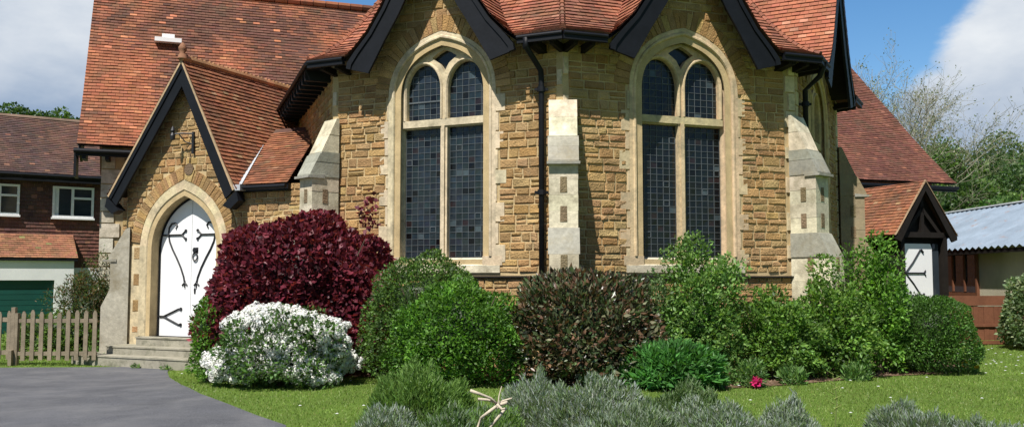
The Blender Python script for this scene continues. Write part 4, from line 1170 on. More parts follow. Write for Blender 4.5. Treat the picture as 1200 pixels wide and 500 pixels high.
# ---- lavender mounds and grasses in the front bed
LAV = [(.22, .28, .20), (.18, .25, .13), (.29, .34, .28), (.14, .22, .08), (.31, .35, .34)]
GRN = [(.08, .17, .03), (.11, .22, .04), (.06, .12, .025), (.14, .22, .06)]
def spikes(name, label, cat, x, y, hw, dy, h, n, pal, ln=.22, wd=.006, grp=None, loose=.6):
    z0 = gz(x, y)
    a = rs.uniform(0, 2 * math.pi, n); q = np.sqrt(rs.uniform(0, 1, n)); lx, ly = np.cos(a) * q, np.sin(a) * q
    lump = np.array([noise.noise(Vector((x + lx[i] * hw * 1.5, y + ly[i] * dy * 1.5, 3.1)) * 2.6) + .7 * noise.noise(Vector((x + lx[i] * hw, y + ly[i] * dy, 1)) * 9) for i in range(n)])
    dome = np.sqrt(np.maximum(0, 1 - q ** 2.4)) * (1 + .55 * lump)
    top = z0 + h * dome * rs.uniform(.72, 1.06, n)
    base = np.stack([x + lx * hw, y + ly * dy, np.maximum(z0, top - ln * rs.uniform(.8, 1.6, n))], 1)
    d = np.stack([lx * loose + rs.normal(0, .42, n), ly * loose + rs.normal(0, .42, n), np.ones(n)], 1); d /= np.linalg.norm(d, axis=1)[:, None]
    L = (ln * rs.uniform(.7, 1.3, n))[:, None]; tip = base + d * L
    s = np.cross(d, rand_unit(n)); s /= np.linalg.norm(s, axis=1)[:, None]; s *= wd
    V = np.stack([base - s, base + s, base + d * L * .6 + s * 1.3, tip, base + d * L * .6 - s * 1.3], 1).reshape(-1, 3)
    b = np.arange(n)[:, None] * 5; Fc = np.concatenate([b + [0, 1, 2], b + [0, 2, 4], b + [4, 2, 3]], 1).reshape(-1, 3)
    c = np.repeat(pal_cols(n, pal, .25), 5, axis=0)
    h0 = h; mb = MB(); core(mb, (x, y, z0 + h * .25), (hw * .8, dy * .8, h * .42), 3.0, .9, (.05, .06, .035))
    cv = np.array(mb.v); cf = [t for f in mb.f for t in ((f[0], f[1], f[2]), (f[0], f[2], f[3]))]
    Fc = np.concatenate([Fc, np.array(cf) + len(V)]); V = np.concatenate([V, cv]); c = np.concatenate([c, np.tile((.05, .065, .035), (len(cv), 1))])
    return tag(npbuild(V, Fc, c, name, M['leaf'], None, (x, y, z0)), label, cat, grp)
gl = 'lavender bushes in the front bed'
lav = [(455, 8.3, .26, .3, .56, LAV, 'small blue-grey lavender bush at the left end of the front bed'),
       (492, 9.0, .46, .5, .64, [(.13, .24, .05), (.17, .29, .07), (.10, .18, .04)], 'tall green feathery bush at the left end of the front bed'),
       (530, 8.0, .3, .35, .50, [LAV[0], GRN[0], LAV[3]], 'low mixed grey and green lavender just left of the dead branches'),
       (640, 8.9, .40, .5, .70, LAV, 'silver-grey lavender mound directly right of the dead branches'),
       (697, 8.6, .46, .5, .70, LAV, 'biggest silver-grey lavender mound below the bronze shrub'),
       (745, 8.2, .36, .4, .55, LAV[:4], 'grey lavender mound below the low bright perennial'),
       (790, 9.0, .38, .4, .62, [LAV[1], GRN[2], LAV[3]], 'greener lavender mound in the middle of the front bed'),
       (600, 7.6, .34, .35, .40, LAV, 'low grey lavender in front of the dead branches'),
       (850, 8.0, .40, .4, .48, LAV, 'lavender mound below the pink bloom'),
       (915, 8.1, .40, .4, .50, LAV, 'lavender mound left of the grassy gap on the right'),
       (962, 7.7, .34, .35, .36, LAV, 'low lavender at the edge of the grassy gap on the right'),
       (1045, 8.4, .24, .3, .60, LAV, 'tall narrow lavender tuft standing right of the grassy gap'),
       (1085, 8.2, .36, .35, .50, LAV, 'lavender mound second from the right edge'),
       (1150, 7.9, .42, .4, .42, LAV, 'flat lavender mound nearest the right edge'),
       (1225, 7.9, .40, .4, .42, LAV, 'lavender mound cut off by the right edge'),
       (460, 7.3, .35, .3, .26, GRN, 'low green grassy tuft at the left corner of the front bed'),
       (700, 7.5, .55, .35, .40, LAV, 'wide lavender mound at the bottom centre of the front bed'),
       (562, 8.5, .36, .35, .40, [(.13, .24, .05), (.17, .29, .07), LAV[0]], 'low green and grey mound just behind the dead branches'),
       (832, 8.5, .40, .35, .50, LAV, 'lavender mound just left of the one below the pink bloom'),
       (800, 7.5, .40, .35, .36, [LAV[0], GRN[0]], 'low lavender with green weeds between the centre and right mounds')]
for px, Y, hw, dy, h, pal, lb in lav:
    spikes('lavender_bush', lb, 'lavender', ps(px, Y), Y, hw * 1.3, dy, h * (.76 if pal[0][2] > .06 else 1.0), int(20000 * hw * (dy + .4) / .36), pal, grp=gl, ln=.055, wd=.0032)
# dead branches
db_ = MB()
def bp(px, py, Y):
    d = ray(px, py); t = Y / d[1]; return (d[0] * t, Y, EZ + d[2] * t)
for ps_, r_ in ((((551, 457), (562, 461), (575, 466), (582, 472)), .014), (((560, 467), (572, 468), (583, 472)), .013), (((594, 471), (584, 474), (574, 481), (564, 489), (560, 500), (561, 510)), .016), (((592, 478), (586, 486), (577, 497), (570, 508)), .015), (((580, 474), (590, 469), (600, 466)), .010), (((583, 478), (585, 462), (588, 452)), .006), (((582, 473), (588, 479), (592, 478)), .013)):
    db_.tube([bp(a, b, 7.9 + .05 * math.sin(i * 1.7 + a)) for i, (a, b) in enumerate(ps_)], [r_ * (1 - .4 * i / len(ps_)) for i in range(len(ps_))], 7)
o = buildtop(db_, 'dead_branch', M['deadwood'], (ps(570, 7.9), 7.9, gz(-.2, 7.9)), True); tag(o, 'bleached bare forked branch sticking out of the lavender', 'branch')
# thin seed stalk
sk = MB(); x = ps(973, 9.6); sk.tube([(x, 9.6, 0), (x + .03, 9.6, .35), (x - .01, 9.6, .62)], [.008, .006, .003], 5, (.2, .25, .08))
for i in range(9): sk.tube([(x, 9.6, .2 + i * .05), (x + (.07 if i % 2 else -.07), 9.58, .24 + i * .05)], [.006, .003], 4, (.25, .30, .08))
o = buildtop(sk, 'weed_stalk', M['petal'], (x, 9.6, 0)); tag(o, 'thin yellow-green weed stalk standing on the grass beside the lavender', 'weed')

# ---- grass
def grass(name, n, area, h, wd, pal, test, dens=None):
    x0, x1, y0, y1 = area
    # denser near the viewer
    y = y0 + (y1 - y0) * rs.uniform(0, 1, n * 2) ** 1.35; x = rs.uniform(-1, 1, n * 2) * (y * .60 + .5)
    P = [(a, b) for a, b in zip(x, y) if x0 < a < x1 and test(a, b)][:n]; n = len(P); P = np.array(P)
    z = np.array([gz(a, b) for a, b in P]); base = np.column_stack([P, z])
    d = np.column_stack([rs.normal(0, .45, n), rs.normal(0, .45, n), np.ones(n)]); d /= np.linalg.norm(d, axis=1)[:, None]
    hh = h * rs.uniform(.5, 1.2, n)[:, None] * (1 + P[:, 1:2] * .03); s = np.cross(d, rand_unit(n)); s /= np.linalg.norm(s, axis=1)[:, None]; s *= wd * (1 + P[:, 1:2] * .08)
    V = np.stack([base - s, base + s, base + d * hh], 1).reshape(-1, 3); Fc = np.arange(n * 3).reshape(-1, 3)
    pat = np.array([noise.noise(Vector((p[0] * .8, p[1] * .8, 0))) + .6 * noise.noise(Vector((p[0] * 3, p[1] * 3, 5))) for p in P])
    c = pal_cols(n, pal, .14) * (1 + .34 * pat)[:, None]
    return npbuild(V, Fc, np.repeat(np.clip(c, .001, 1), 3, axis=0), name, M['leaf'])
def on_lawn(x, y):
    return not inside(DRV, x + rs.normal(0, .035), y + rs.normal(0, .05)) and not inside(BED, x + rs.normal(0, .04), y + rs.normal(0, .06)) and y < 24.5
o = grass('grass', 190000, (-13, 14, 6.2, 24), .024, .0026, [(.17, .27, .04), (.14, .23, .035), (.21, .31, .06), (.23, .27, .08)], on_lawn)
tag(o, 'short bright mown grass of the lawn', 'grass', kind='stuff')
# longer herbage in the front bed
n = 60000; x = rs.uniform(-1.9, 7.5, n); y = rs.uniform(6.6, 10, n); P = np.array([(a, b) for a, b in zip(x, y) if inside(fbed, a, b)]); n = len(P)
base = np.column_stack([P, [gz(a, b) for a, b in P]]); d = np.column_stack([rs.normal(0, .3, n), rs.normal(0, .3, n), np.ones(n)]); d /= np.linalg.norm(d, axis=1)[:, None]
hh = rs.uniform(.08, .26, n)[:, None]; s = np.cross(d, rand_unit(n)); s /= np.linalg.norm(s, axis=1)[:, None]; s *= .005
V = np.stack([base - s, base + s, base + d * hh], 1).reshape(-1, 3)
o = npbuild(V, np.arange(n * 3).reshape(-1, 3), np.repeat(pal_cols(n, GRN + [(.26, .27, .09), (.2, .3, .06)], .25), 3, axis=0), 'long_grass', M['leaf'])
tag(o, 'longer weedy grass growing between the lavender', 'grass', kind='stuff')
# daisies
n = 150; pts = []
while len(pts) < n:
    if rs.uniform() < .6: x, y = rs.uniform(7.2, 12), rs.uniform(15, 21.5)
    else: y = rs.uniform(8, 20); x = rs.uniform(-.5, .56) * y
    if on_lawn(x, y) and abs(x) < y * .6: pts.append((x, y, gz(x, y) + .045))
pts = np.array(pts); V, Fc = [], []
for p in pts:
    b = len(V); k = .014 + .0006 * p[1]
    V.append(p + np.array((0, 0, .008)))
    for j in range(6): V.append(p + np.array((k * math.cos(j * 1.047), k * math.sin(j * 1.047), 0)))
    for j in range(6): Fc.append((b, b + 1 + j, b + 1 + (j + 1) % 6))
o = npbuild(np.array(V), np.array(Fc), np.full((len(V), 3), .78), 'daisies', M['petal']); tag(o, 'white daisies scattered over the lawn', 'daisies', kind='stuff')
# soil crumbs and stones along bed
sbm = MB()
for i in range(700):
    k = rs.randint(0, 12); a, b = BED[k], BED[k + 1]; t = rs.uniform(); x = a[0] + (b[0] - a[0]) * t + rs.normal(0, .03); y = a[1] + (b[1] - a[1]) * t + rs.uniform(.05, .8)
    r_ = rs.uniform(.012, .04); z = gz(x, y) + .01
    c = jit((.15, .10, .07), .3); v = [(x + r_ * rs.uniform(.6, 1.2) * math.cos(q), y + r_ * rs.uniform(.6, 1.2) * math.sin(q), z) for q in (0, 1.3, 2.5, 3.8, 5)]
    for q in range(5): sbm.face([v[q], v[(q + 1) % 5], (x, y, z + r_ * .7)], c)
o = build(sbm, 'soil_crumbs', M['stone']); tag(o, 'crumbs of bare earth along the bed edge', 'soil', kind='stuff')

# ================================================================== LEFT PICKET FENCE
fg = [bp(px, 400, 19.6) for px in (34, 118)]
fen = empty('picket_fence', (-9.5, 19.45, gz(-9.5, 19.45)), 'weathered wooden picket fence between the gate and the church porch', 'fence')
FXP = sframe((-10.32, 19.30), 2.0, .95)
def picket(mbr, P, s, z0, z1, w=.085):
    mbr.prism(P, [(s - w / 2, z0), (s + w / 2, z0), (s + w / 2, z1 - .06), (s + w * .2, z1), (s - w * .2, z1), (s - w / 2, z1 - .06)], 0, .02)
rl = MB(); rl.box(FXP, 0, 1.62, -.02, .06, -.05, -.002); build(rl, 'rail', M['oldwood'], fen)
rl = MB(); rl.box(FXP, 0, 1.62, .66, .74, -.05, -.002); build(rl, 'rail', M['oldwood'], fen)
for i in range(9):
    mbp = MB(); picket(mbp, FXP, .12 + i * .183, -.12 + rnd.uniform(-.01, .01), .90 + rnd.uniform(-.03, .03)); build(mbp, 'picket', M['oldwood'], fen)
pb = MB(); pb.box(FXP, -.10, 0, -.3, .86, -.09, .02); pb.box(FXP, -.13, -.06, -.3, .10, .02, .12); build(pb, 'post', M['oldwood'], fen)
gate = empty('picket_gate', (-11.0, 19.3, gz(-11, 19.3)), 'wooden picket gate at the left edge in front of the green garage', 'gate')
GFp = sframe((-11.7, 19.26), 1.5, .95)
for z in (.0, .68):
    rl = MB(); rl.box(GFp, 0, 1.22, z, z + .09, -.05, -.002); build(rl, 'rail', M['oldwood'], gate)
for i in range(7):
    mbp = MB(); picket(mbp, GFp, .06 + i * .19, -.10, .90 - (.22 if 0 < i < 6 and i % 2 else 0) * 0 + rnd.uniform(-.02, .02), .075); build(mbp, 'picket', M['oldwood'], gate)
gp_ = MB(); gp_.box(GFp, 1.24, 1.32, -.3, .98, -.08, .02); build(gp_, 'gate_post', M['oldwood'], gate)

# ================================================================== LEFT HOUSE
hs = empty('house', (-16, 31, -.3), 'brown tile-hung house with white windows and green garage door behind the fence', 'house')
HA = 35; HF = frame((-15.3, 30.0), HA)
def onp(px, py, off=0.0):
    # intersection with plane parallel to the house front
    a = (math.cos(R(HA)), math.sin(R(HA))); m = (a[1], -a[0]); o = (-15.3 + m[0] * off, 30 + m[1] * off); d = ray(px, py)
    t = (m[0] * o[0] + m[1] * o[1]) / (m[0] * d[0] + m[1] * d[1]); x, y = d[0] * t, d[1] * t
    return ((x - o[0]) * a[0] + (y - o[1]) * a[1], EZ + d[2] * t)
S0, S1 = -6.5, onp(125, 300)[0] + 1.0
zE = onp(45, 206)[1]
mb = MB(); mb.box(HF, S0, S1, -.5, zE + .1, -5, -.03, (.1, .06, .05)); hw_ = build(mb, 'wall', M['mortar'], hs)
mb = MB()
def Sh(x, t, h=0): return HF(x, 1.9 + t, -.03 + h)
tiles(mb, Sh, zE - 1.9, [(lambda t: S0, lambda t: S1)], [(.17, .075, .055), (.095, .055, .05), (.26, .12, .08)], ex=.12, dark=.4, lift=.03)
build(mb, 'hanging_tiles', M['tile'], hw_)
rz = onp(45, 141, -2.6)[1]; Lh = math.hypot(2.9, rz - zE); ch_, sh_ = 2.9 / Lh, (rz - zE) / Lh
def Sr(x, t, h=0): return HF(x, zE + .05 + t * sh_ + h * ch_, .35 - t * ch_ + h * sh_)
mb = MB(); pr = [(lambda t: S0, lambda t: S1)]; tiles(mb, Sr, Lh, pr, PAL_HOUSE, ex=.12, dark=.5); sheet(mb, Sr, Lh, pr, 0, 2)
def Sr2(x, t, h=0): return HF(x, zE + .05 + t * sh_, .35 - 2 * Lh * ch_ + t * ch_)
sheet(mb, Sr2, Lh, pr, 0, 2); hr = build(mb, 'roof', M['tile'], hs)
rt = MB(); rt.tube([HF(S0, rz + .04, -2.55), HF(S1, rz + .04, -2.55)], .09, 8, (.22, .15, .11)); build(rt, 'ridge_tile_row', M['tile'], hr)
gu = MB(); gu.tube([HF(S0, zE - .02, .42), HF(S1, zE - .02, .42)], .06, 8); gu.box(HF, S0, S1, zE - .2, zE + .02, .25, .30); build(gu, 'gutter', M['black'], hs)
def hwin(pl, pr_, pt, pb_, name='window'):
    s0, z1 = onp(pl, pt); s1, z0 = onp(pr_, pb_); fw = .07
    mb = MB()
    mb.plate(HF, [(s0, z0), (s1, z0), (s1, z1), (s0, z1)], [[(s0 + fw, z0 + fw), (s0 + fw, z1 - fw), (s1 - fw, z1 - fw), (s1 - fw, z0 + fw)]], -.02, .07)
    mid = s0 + (s1 - s0) * .48; mb.box(HF, mid - .04, mid + .04, z0 + fw, z1 - fw, -.02, .075)
    mb.box(HF, mid + .04, s1 - fw, z0 + (z1 - z0) * .60, z0 + (z1 - z0) * .60 + .07, -.02, .08); mb.box(HF, s0 - .03, s1 + .03, z0 - .06, z0, -.02, .11)
    w = build(mb, name, M['white'], hs)
    mb = MB(); mb.box(HF, s0 + fw, s1 - fw, z0 + fw, z1 - fw, .0, .02); build(mb, 'pane', M['wglass'], w)
    cu = MB(); cu.box(HF, s0 + fw + .01, s0 + fw + .12, z0 + fw, z1 - fw, .02, .03); build(cu, 'curtain', M['wrender'], w)
hwin(-22, 22, 214, 252); hwin(62, 109, 218, 256)
# skirt roof and garage
off = 1.0
zs1 = onp(45, 274.5, 0)[1]; zs0 = onp(45, 302, off + .08)[1]; sR = onp(91, 303, off)[0]
Ls = math.hypot(off + .08, zs1 - zs0); cs_, ss_ = (off + .08) / Ls, (zs1 - zs0) / Ls
def Ss(x, t, h=0): return HF(x, zs0 + t * ss_ + h * cs_, off + .08 - t * cs_ + h * ss_)
mb = MB(); pr = [(lambda t: S0, lambda t: sR)]; tiles(mb, Ss, Ls, pr, [(.30, .14, .08), (.20, .11, .06), (.22, .19, .08)], ex=.12, dark=.4); sheet(mb, Ss, Ls, pr, 0, 2); build(mb, 'skirt_roof', M['tile'], hs)
mb = MB(); mb.box(HF, S0, sR, zs0 - .09, zs0 - .0, off + .01, off + .08); build(mb, 'gutter', M['black'], hs)
gs, gzt = onp(64, 328, off)
mb = MB(); mb.plate(HF, [(S0, -.5), (gs, -.5), (gs, gzt), (S0, gzt)][0:0] or [(S0, gzt), (gs, gzt), (gs, -.5), (sR - .1, -.5), (sR - .1, zs0 - .05), (S0, zs0 - .05)], [], .0, off)
mb.box(HF, S0, S1, -.5, 1.92, -.02, .0 + .02); build(mb, 'garage_wall', M['wrender'], hs)
mb = MB(); z = -.45
while z < gzt: mb.box(HF, S0, gs, z, min(gzt, z + .17) - .012, off - .14, off - .10); z += .17
mb.box(HF, S0, gs, -.5, gzt, off - .16, off - .13); build(mb, 'garage_door', M['garage'], hs)
mb = MB(); sd_, z_ = onp(99, 335, .3); mb.box(HF, sR + .25, sR + .42, z_ - .5, z_ + .35, .02, .12); build(mb, 'meter_box', M['redwood'], hs)

# ================================================================== RIGHT: outbuilding and fence
ob = empty('outbuilding', (15, 28, 0), 'low cream outbuilding with rusty corrugated metal roof behind the brown fence', 'building')
OX = 13.2; RXx = 16.2; ez_, rz_ = 2.50, 3.96
mb = MB(); idf = lambda s, z, o: (s, o, z)
mb.box(idf, OX, 19.2, -.3, ez_, 20.6, 36); mb.prism(idf, [(OX, ez_), (19.2, ez_), (RXx, rz_ - .06)], 20.6, 36); wl = build(mb, 'wall', M['render'], ob)
mb = MB(); y = 20.2; k = 0
while y < 36.4:
    y1 = y + .085; h0 = .04 * math.sin(k * math.pi / 2) ; h1 = .04 * math.sin((k + 1) * math.pi / 2)
    mb.face([(OX - .3, y, ez_ - .08 + h0), (OX - .3, y1, ez_ - .08 + h1), (RXx, y1, rz_ + h1), (RXx, y, rz_ + h0)])
    mb.face([(19.5, y, ez_ - .08 + h0), (19.5, y1, ez_ - .08 + h1), (RXx, y1, rz_ + h1), (RXx, y, rz_ + h0)])
    y = y1; k += 1
build(mb, 'roof', M['corr'], ob)
mb = MB(); mb.box(idf, RXx - .12, RXx + .12, rz_ + .02, rz_ + .06, 20.2, 36.4); build(mb, 'ridge_cap', M['wrender'], ob)
mb = MB(); mb.box(idf, OX - .27, OX - .23, ez_ - .24, ez_ - .13, 20.3, 36.3); build(mb, 'fascia', M['timber'], ob)
fw = MB()
Q = lambda s, z, o: (OX - o, s, z)
fw.plate(Q, [(26.0, 1.05), (28.2, 1.05), (28.2, 2.4), (26.0, 2.4)], [[(26.08, 1.16), (26.08, 2.32), (28.12, 2.32), (28.12, 1.16)]], 0, .08)
for s in (26.75, 27.45): fw.box(Q, s - .03, s + .03, 1.2, 2.3, 0, .07)
wn = build(fw, 'window', M['redwood'], ob)
mb = MB(); mb.box(Q, 26.1, 28.1, 1.18, 2.3, .0, .02); build(mb, 'pane', M['wglass'], wn)
bf = empty('board_fence', (12, 22, 0), 'low reddish brown boarded fence in front of the cream outbuilding', 'fence')
BFp = frame((10.3, 21.9), 2)
for i in range(2):
    mb = MB(); s = i * 1.8
    k = 0
    while k < 14: mb.box(BFp, s + .05 + k * .123, s + .05 + (k + 1) * .123 - .006, .12, .92, -.02, .0 + .006 * (k % 2)); k += 1
    mb.box(BFp, s + .04, s + 1.78, .03, .11, -.02, .03); build(mb, 'board_panel', M['redwood'], bf)
    mb = MB(); mb.box(BFp, s + .04, s + 1.78, .94, 1.17, -.02, .02); build(mb, 'top_board', M['oldwood'] if False else M['redwood'], bf)
    mb = MB(); mb.box(BFp, s + .05, s + 1.75, .44, .50, .006, .04); build(mb, 'rail', M['redwood'], bf)
for s in (0, 1.8, 3.6):
    mb = MB(); mb.box(BFp, s - .04, s + .04, -.2, 1.18, -.05, .05); build(mb, 'post', M['timber'], bf)

# ================================================================== FAR TREES AND HILLS
def hillz(x, y):
    return 15 * smooth((y - 55) / 110) * (.55 + .45 * smooth((x - 10) / 60)) + 8 * smooth((y - 45) / 60) * smooth((-x - 25) / 30) + .8 * noise.noise(Vector((x * .03, y * .03, 2)))
xs = [-400, -250, -150] + [-110 + i * 8 for i in range(30)] + [150, 250, 400]; ys = [44 + i * 7 for i in range(20)] + [220, 300, 500]
hb = gridsheet(xs, ys, lambda x, y: hillz(x, y) - .6 + min(0, 0))
o = build(hb, 'hill', mat('meadow', (.12, .20, .04), 1, .05, .25, 1.5, .25, .5, 4, .05, bdist=.2), None, True); struct(o)
def tree(name, label, x, y, h, cw, n, size, pal, trunkh=.3, grp=None, zoff=0, mat_='leaf', blobs=9, tr=None, dens=.75, zb=None):
    z0 = (hillz(x, y) - .6 if y > 46 else gz(x, y)) if zb is None else zb
    root = empty(name, (x, y, z0), label, 'tree', grp)
    Ps, Ds = [], []
    for i in range(blobs):
        a = rs.uniform(0, 6.28); q = rs.uniform(.1, .62); zc = z0 + h * rs.uniform(trunkh + .12, .86)
        sc = 1 - abs((zc - z0) / h - .5) * .8; c = (x + cw * q * sc * math.cos(a), y + cw * q * sc * math.sin(a), zc); r_ = cw * rs.uniform(.32, .5)
        p, d = crown_pts(c, (r_, r_, r_ * .8), n // blobs, rs.uniform(0, 99), .3, dens); Ps.append(p); Ds.append(d)
    P = np.concatenate(Ps); D = np.concatenate(Ds); V, Fc = leaves(P, size, .2, D, aspect=.8)
    cl = np.array([noise.noise(Vector(tuple(p * (.8 / max(1, cw * .3))))) for p in P]); c = pal_cols(len(P), pal, .25) * (1 + .4 * cl)[:, None]
    npbuild(V, Fc, np.repeat(np.clip(c, .001, 1), 4, axis=0), 'crown', M[mat_], root)
    tb = MB(); r0 = tr or h * .025; tb.tube([(x, y, z0 - .3), (x + .1, y, z0 + h * .3), (x, y + .1, z0 + h * .6), (x + .1, y, z0 + h * .85)], [r0, r0 * .8, r0 * .5, r0 * .15], 8)
    for i in range(9):
        a = rs.uniform(0, 6.28); zz = z0 + h * rs.uniform(.25, .6)
        tb.tube([(x, y, zz), (x + cw * .3 * math.cos(a), y + cw * .3 * math.sin(a), zz + h * .12), (x + cw * .65 * math.cos(a), y + cw * .65 * math.sin(a), zz + h * .22)], [r0 * .4, r0 * .25, r0 * .08], 6)
    build(tb, 'trunk', M['bark'], root)
TG = [(.05, .10, .025), (.07, .13, .03), (.04, .08, .025)]
TL = [(.09, .17, .035), (.12, .20, .045), (.07, .13, .03)]
def tx(px, Y): return (px - 600) / F * Y
far = [  # px, Y, top pixel y, width m, palette, label
    (8, 80, 100, 3.6, TG, 'tallest dark tree behind the left house roof, at the left edge'),
    (38, 84, 108, 3.2, TG, 'round tree behind the left house roof, second from the left edge'),
    (68, 88, 121, 3.0, TL, 'bright green tree top low behind the left house ridge'),
    (91, 92, 128, 2.5, TG, 'tiny treetop between the left house ridge and the church roof')]
far += [
    (1092, 105, 172, 5, TG, 'dark tree on the hill just right of the vestry roof end'),
    (1122, 98, 160, 6, TL, 'bright green tree on the hill right of the church'),
    (1150, 100, 182, 6, TG, 'dark spreading tree in the middle of the right hillside'),
    (1172, 118, 160, 6.5, [(.09, .14, .05), (.12, .17, .07)], 'tall pale feathery tree on the skyline at right'),
    (1205, 104, 168, 5.5, [(.12, .16, .07), (.16, .20, .10)], 'pale tree on the skyline at the right edge'),
    (1135, 78, 212, 4.5, TG, 'dark bushy tree above the field, left of the lower right hillside'),
    (1100, 82, 205, 4.0, TL, 'light bushy tree just above the vestry porch roof'),
    (1168, 76, 208, 4.5, TL, 'light green bushy tree above the corrugated roof'),
    (1198, 68, 205, 4.0, [(.06, .13, .03), (.08, .16, .035)], 'fresh green round tree low at the right edge'),
    (1075, 112, 185, 5, TG, 'dark tree mostly hidden behind the church roof end'),
    (1215, 90, 185, 6, TG, 'dark tree mostly cut off by the right edge')]
for px, Y, ty, cw, pal, lb in far:
    d = ray(px, ty); zt = EZ + d[2] * Y / d[1]; x = tx(px, Y); zb = hillz(x, Y) - .6; h = max(4.5, zt - zb)
    tree('hillside_tree', lb, x, Y, h, cw, 10000, .27, pal, trunkh=.1, grp='trees on the hills', blobs=11, zb=zt - h)
# rough hedgerow on hillside
n = 9000; hx = rs.uniform(20, 70, n); hy = rs.uniform(56, 66, n) + hx * .12; P = np.column_stack([hx, hy, [hillz(a, b) - .6 for a, b in zip(hx, hy)]]); P[:, 2] += rs.uniform(0, 1.5, n) * (1 + .7 * np.sin(hx * .9))
V, Fc = leaves(P, .4, .5, None, aspect=.8); o = npbuild(V, Fc, np.repeat(pal_cols(n, TL, .25), 4, axis=0), 'hedgerow', M['leaf']); tag(o, 'rough scrubby hedge along the foot of the hill', 'hedge', kind='stuff')

# sparse tree behind the church, budding fine twigs
def twig_tree(x, y, zb, h, label):
    root = empty('sparse_tree', (x, y, zb), label, 'tree'); tb = MB(); tips = []
    def grow(p, d, L, r, lev):
        p = Vector(p); pts = [tuple(p)]; rr = [r]; k = 4
        for i in range(k):
            d = (d + Vector((rnd.uniform(-.18, .18), rnd.uniform(-.18, .18), rnd.uniform(-.08, .12)))).normalized(); p = p + d * L / k
            pts.append(tuple(p)); rr.append(r * (1 - .55 * (i + 1) / k))
            if lev < 5 and i >= 1:
                for _ in range(2 if lev < 3 else 2):
                    if rnd.random() < (.85 if lev < 3 else .62):
                        ax = Vector((rnd.uniform(-1, 1), rnd.uniform(-1, 1), rnd.uniform(-.35, .8))).normalized()
                        nd = (d * .75 + ax * .8).normalized(); grow(p, nd, L * rnd.uniform(.5, .72), max(.007, r * .45), lev + 1)
            if lev >= 4: tips.append(tuple(p))
        tb.tube(pts, rr, 7 if lev < 2 else 3)
        tips.append(tuple(p))
    grow((x, y, zb), Vector((.02, 0, 1)), h * .42, h * .014, 0)
    for i in range(4): grow((x, y, zb + h * (.18 + .06 * i)), Vector((rnd.uniform(-.2, 1), rnd.uniform(-.4, .4), .8)).normalized(), h * .34, h * .006, 1)
    build(tb, 'trunk', M['palebark'], root)
    P = np.array(tips); P = P[rs.uniform(0, 1, len(P)) < .16]; P = np.repeat(P, 2, axis=0) + rs.normal(0, .12, (len(P) * 2, 3))
    V, Fc = leaves(P, .085, .3, None, aspect=.6); npbuild(V, Fc, np.repeat(pal_cols(len(P), [(.20, .23, .12), (.26, .27, .17), (.15, .18, .08)], .2), 4, axis=0), 'crown', M['leaf'], root)
twig_tree(tx(1022, 42), 42, 0, 12.6, 'bare-looking tree with fine budding twigs rising behind the right church roof')
# overhead line
ol = MB(); pts = []
for i in range(9):
    t = i / 8; pts.append((28 + t * 60, 75 + t * 20, 13.6 + t * 3.0 - 1.5 * math.sin(t * math.pi)))

# ================================================================== LIGHT AND SKY
SUN_AZ, SUN_EL = 25.0, 57.0
sd = bpy.data.lights.new('sun', 'SUN'); sd.energy = 5.0; sd.angle = R(.55); sd.color = (1, .955, .88)
so = bpy.data.objects.new('sun', sd); COL.objects.link(so)
dirv = Vector((-math.sin(R(SUN_AZ)) * math.cos(R(SUN_EL)), -math.cos(R(SUN_AZ)) * math.cos(R(SUN_EL)), math.sin(R(SUN_EL))))
so.rotation_euler = dirv.to_track_quat('Z', 'Y').to_euler(); so.location = (0, -5, 30)
world = bpy.data.worlds.new('World'); scene.world = world; world.use_nodes = True
nt = world.node_tree; N = nt.nodes; Lk = nt.links; bg = N['Background']
sky = N.new('ShaderNodeTexSky'); sky.sky_type = 'NISHITA'; sky.sun_disc = False; sky.sun_elevation = R(SUN_EL); sky.sun_rotation = R(180 + SUN_AZ)
sky.air_density = 1.0; sky.dust_density = .6; sky.ozone_density = 2.0
tc = N.new('ShaderNodeTexCoord')
def blob(d, r0, r1):
    # smooth mask around a sky direction
    d = Vector(d).normalized(); dt = N.new('ShaderNodeVectorMath'); dt.operation = 'DOT_PRODUCT'; Lk.new(tc.outputs['Generated'], dt.inputs[0]); dt.inputs[1].default_value = d
    mr = N.new('ShaderNodeMapRange'); mr.interpolation_type = 'SMOOTHSTEP'; mr.inputs[1].default_value = math.cos(R(r1)); mr.inputs[2].default_value = math.cos(R(r0)); Lk.new(dt.outputs['Value'], mr.inputs[0]); return mr.outputs[0]
def math_(op, a, b):
    m = N.new('ShaderNodeMath'); m.operation = op
    for i, v in enumerate((a, b)):
        if isinstance(v, (int, float)): m.inputs[i].default_value = v
        else: Lk.new(v, m.inputs[i])
    return m.outputs[0]
def nz(scale, detail, seed=(0, 0, 0), stretch=2.0):
    mp = N.new('ShaderNodeMapping'); mp.inputs['Scale'].default_value = (1, 1, stretch); mp.inputs['Location'].default_value = seed; Lk.new(tc.outputs['Generated'], mp.inputs[0])
    n_ = N.new('ShaderNodeTexNoise'); n_.inputs['Scale'].default_value = scale; n_.inputs['Detail'].default_value = detail; n_.inputs['Roughness'].default_value = .58; Lk.new(mp.outputs[0], n_.inputs['Vector']); return n_.outputs['Fac']
m1 = math_('MAXIMUM', blob(ray(1250, 80), 2, 9), blob(ray(20, 40), 5, 14))
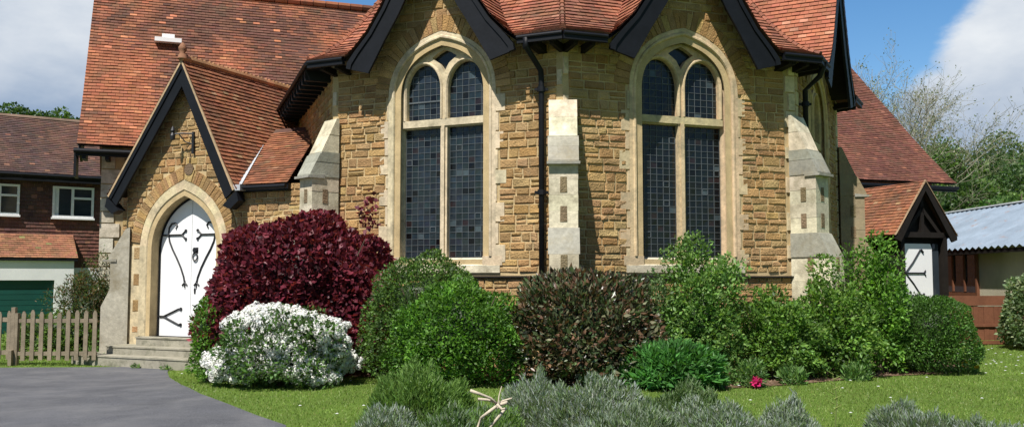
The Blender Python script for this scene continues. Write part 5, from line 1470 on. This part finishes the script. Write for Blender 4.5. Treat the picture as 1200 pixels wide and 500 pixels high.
m1 = math_('MAXIMUM', m1, math_('MULTIPLY', blob(ray(1130, 150), 1, 6), .8))
f = math_('ADD', math_('MULTIPLY', nz(6.0, 9), .88), math_('MULTIPLY', m1, .62))
cm = N.new('ShaderNodeMapRange'); cm.interpolation_type = 'SMOOTHSTEP'; cm.inputs[1].default_value = .63; cm.inputs[2].default_value = .82; Lk.new(f, cm.inputs[0])
# cloud tone: bright tops, blue-grey undersides
tone = N.new('ShaderNodeMapRange'); tone.inputs[1].default_value = .38; tone.inputs[2].default_value = .58
sx = N.new('ShaderNodeSeparateXYZ'); Lk.new(tc.outputs['Generated'], sx.inputs[0])
tt = math_('ADD', math_('MULTIPLY', sx.outputs['Z'], 1.15), math_('MULTIPLY', nz(4.0, 6, (3, 1, 7)), .45)); Lk.new(tt, tone.inputs[0])
cr = N.new('ShaderNodeMix'); cr.data_type = 'RGBA'; Lk.new(tone.outputs[0], cr.inputs[0]); cr.inputs[6].default_value = (4.2, 5.6, 7.8, 1); cr.inputs[7].default_value = (11.5, 12, 12.5, 1)
hsv = N.new('ShaderNodeHueSaturation'); hsv.inputs['Saturation'].default_value = 1.3; Lk.new(sky.outputs[0], hsv.inputs['Color'])
mx = N.new('ShaderNodeMix'); mx.data_type = 'RGBA'; Lk.new(cm.outputs[0], mx.inputs[0]); gl_ = math_('ADD', math_('MULTIPLY', blob((0, 1, .25), 25, 85), .9), 1.0); gs_ = N.new('ShaderNodeVectorMath'); gs_.operation = 'SCALE'; Lk.new(hsv.outputs[0], gs_.inputs[0]); Lk.new(gl_, gs_.inputs['Scale'])
Lk.new(gs_.outputs[0], mx.inputs[6]); Lk.new(cr.outputs[2], mx.inputs[7])
Lk.new(mx.outputs[2], bg.inputs['Color']); bg.inputs['Strength'].default_value = .052

scene.view_settings.view_transform = 'Standard'; scene.view_settings.look = 'None'; scene.view_settings.gamma = 1; scene.view_settings.exposure = 0.5
scene.render.engine = 'CYCLES'
scene.cycles.max_bounces = 6; scene.cycles.diffuse_bounces = 3; scene.cycles.transmission_bounces = 4
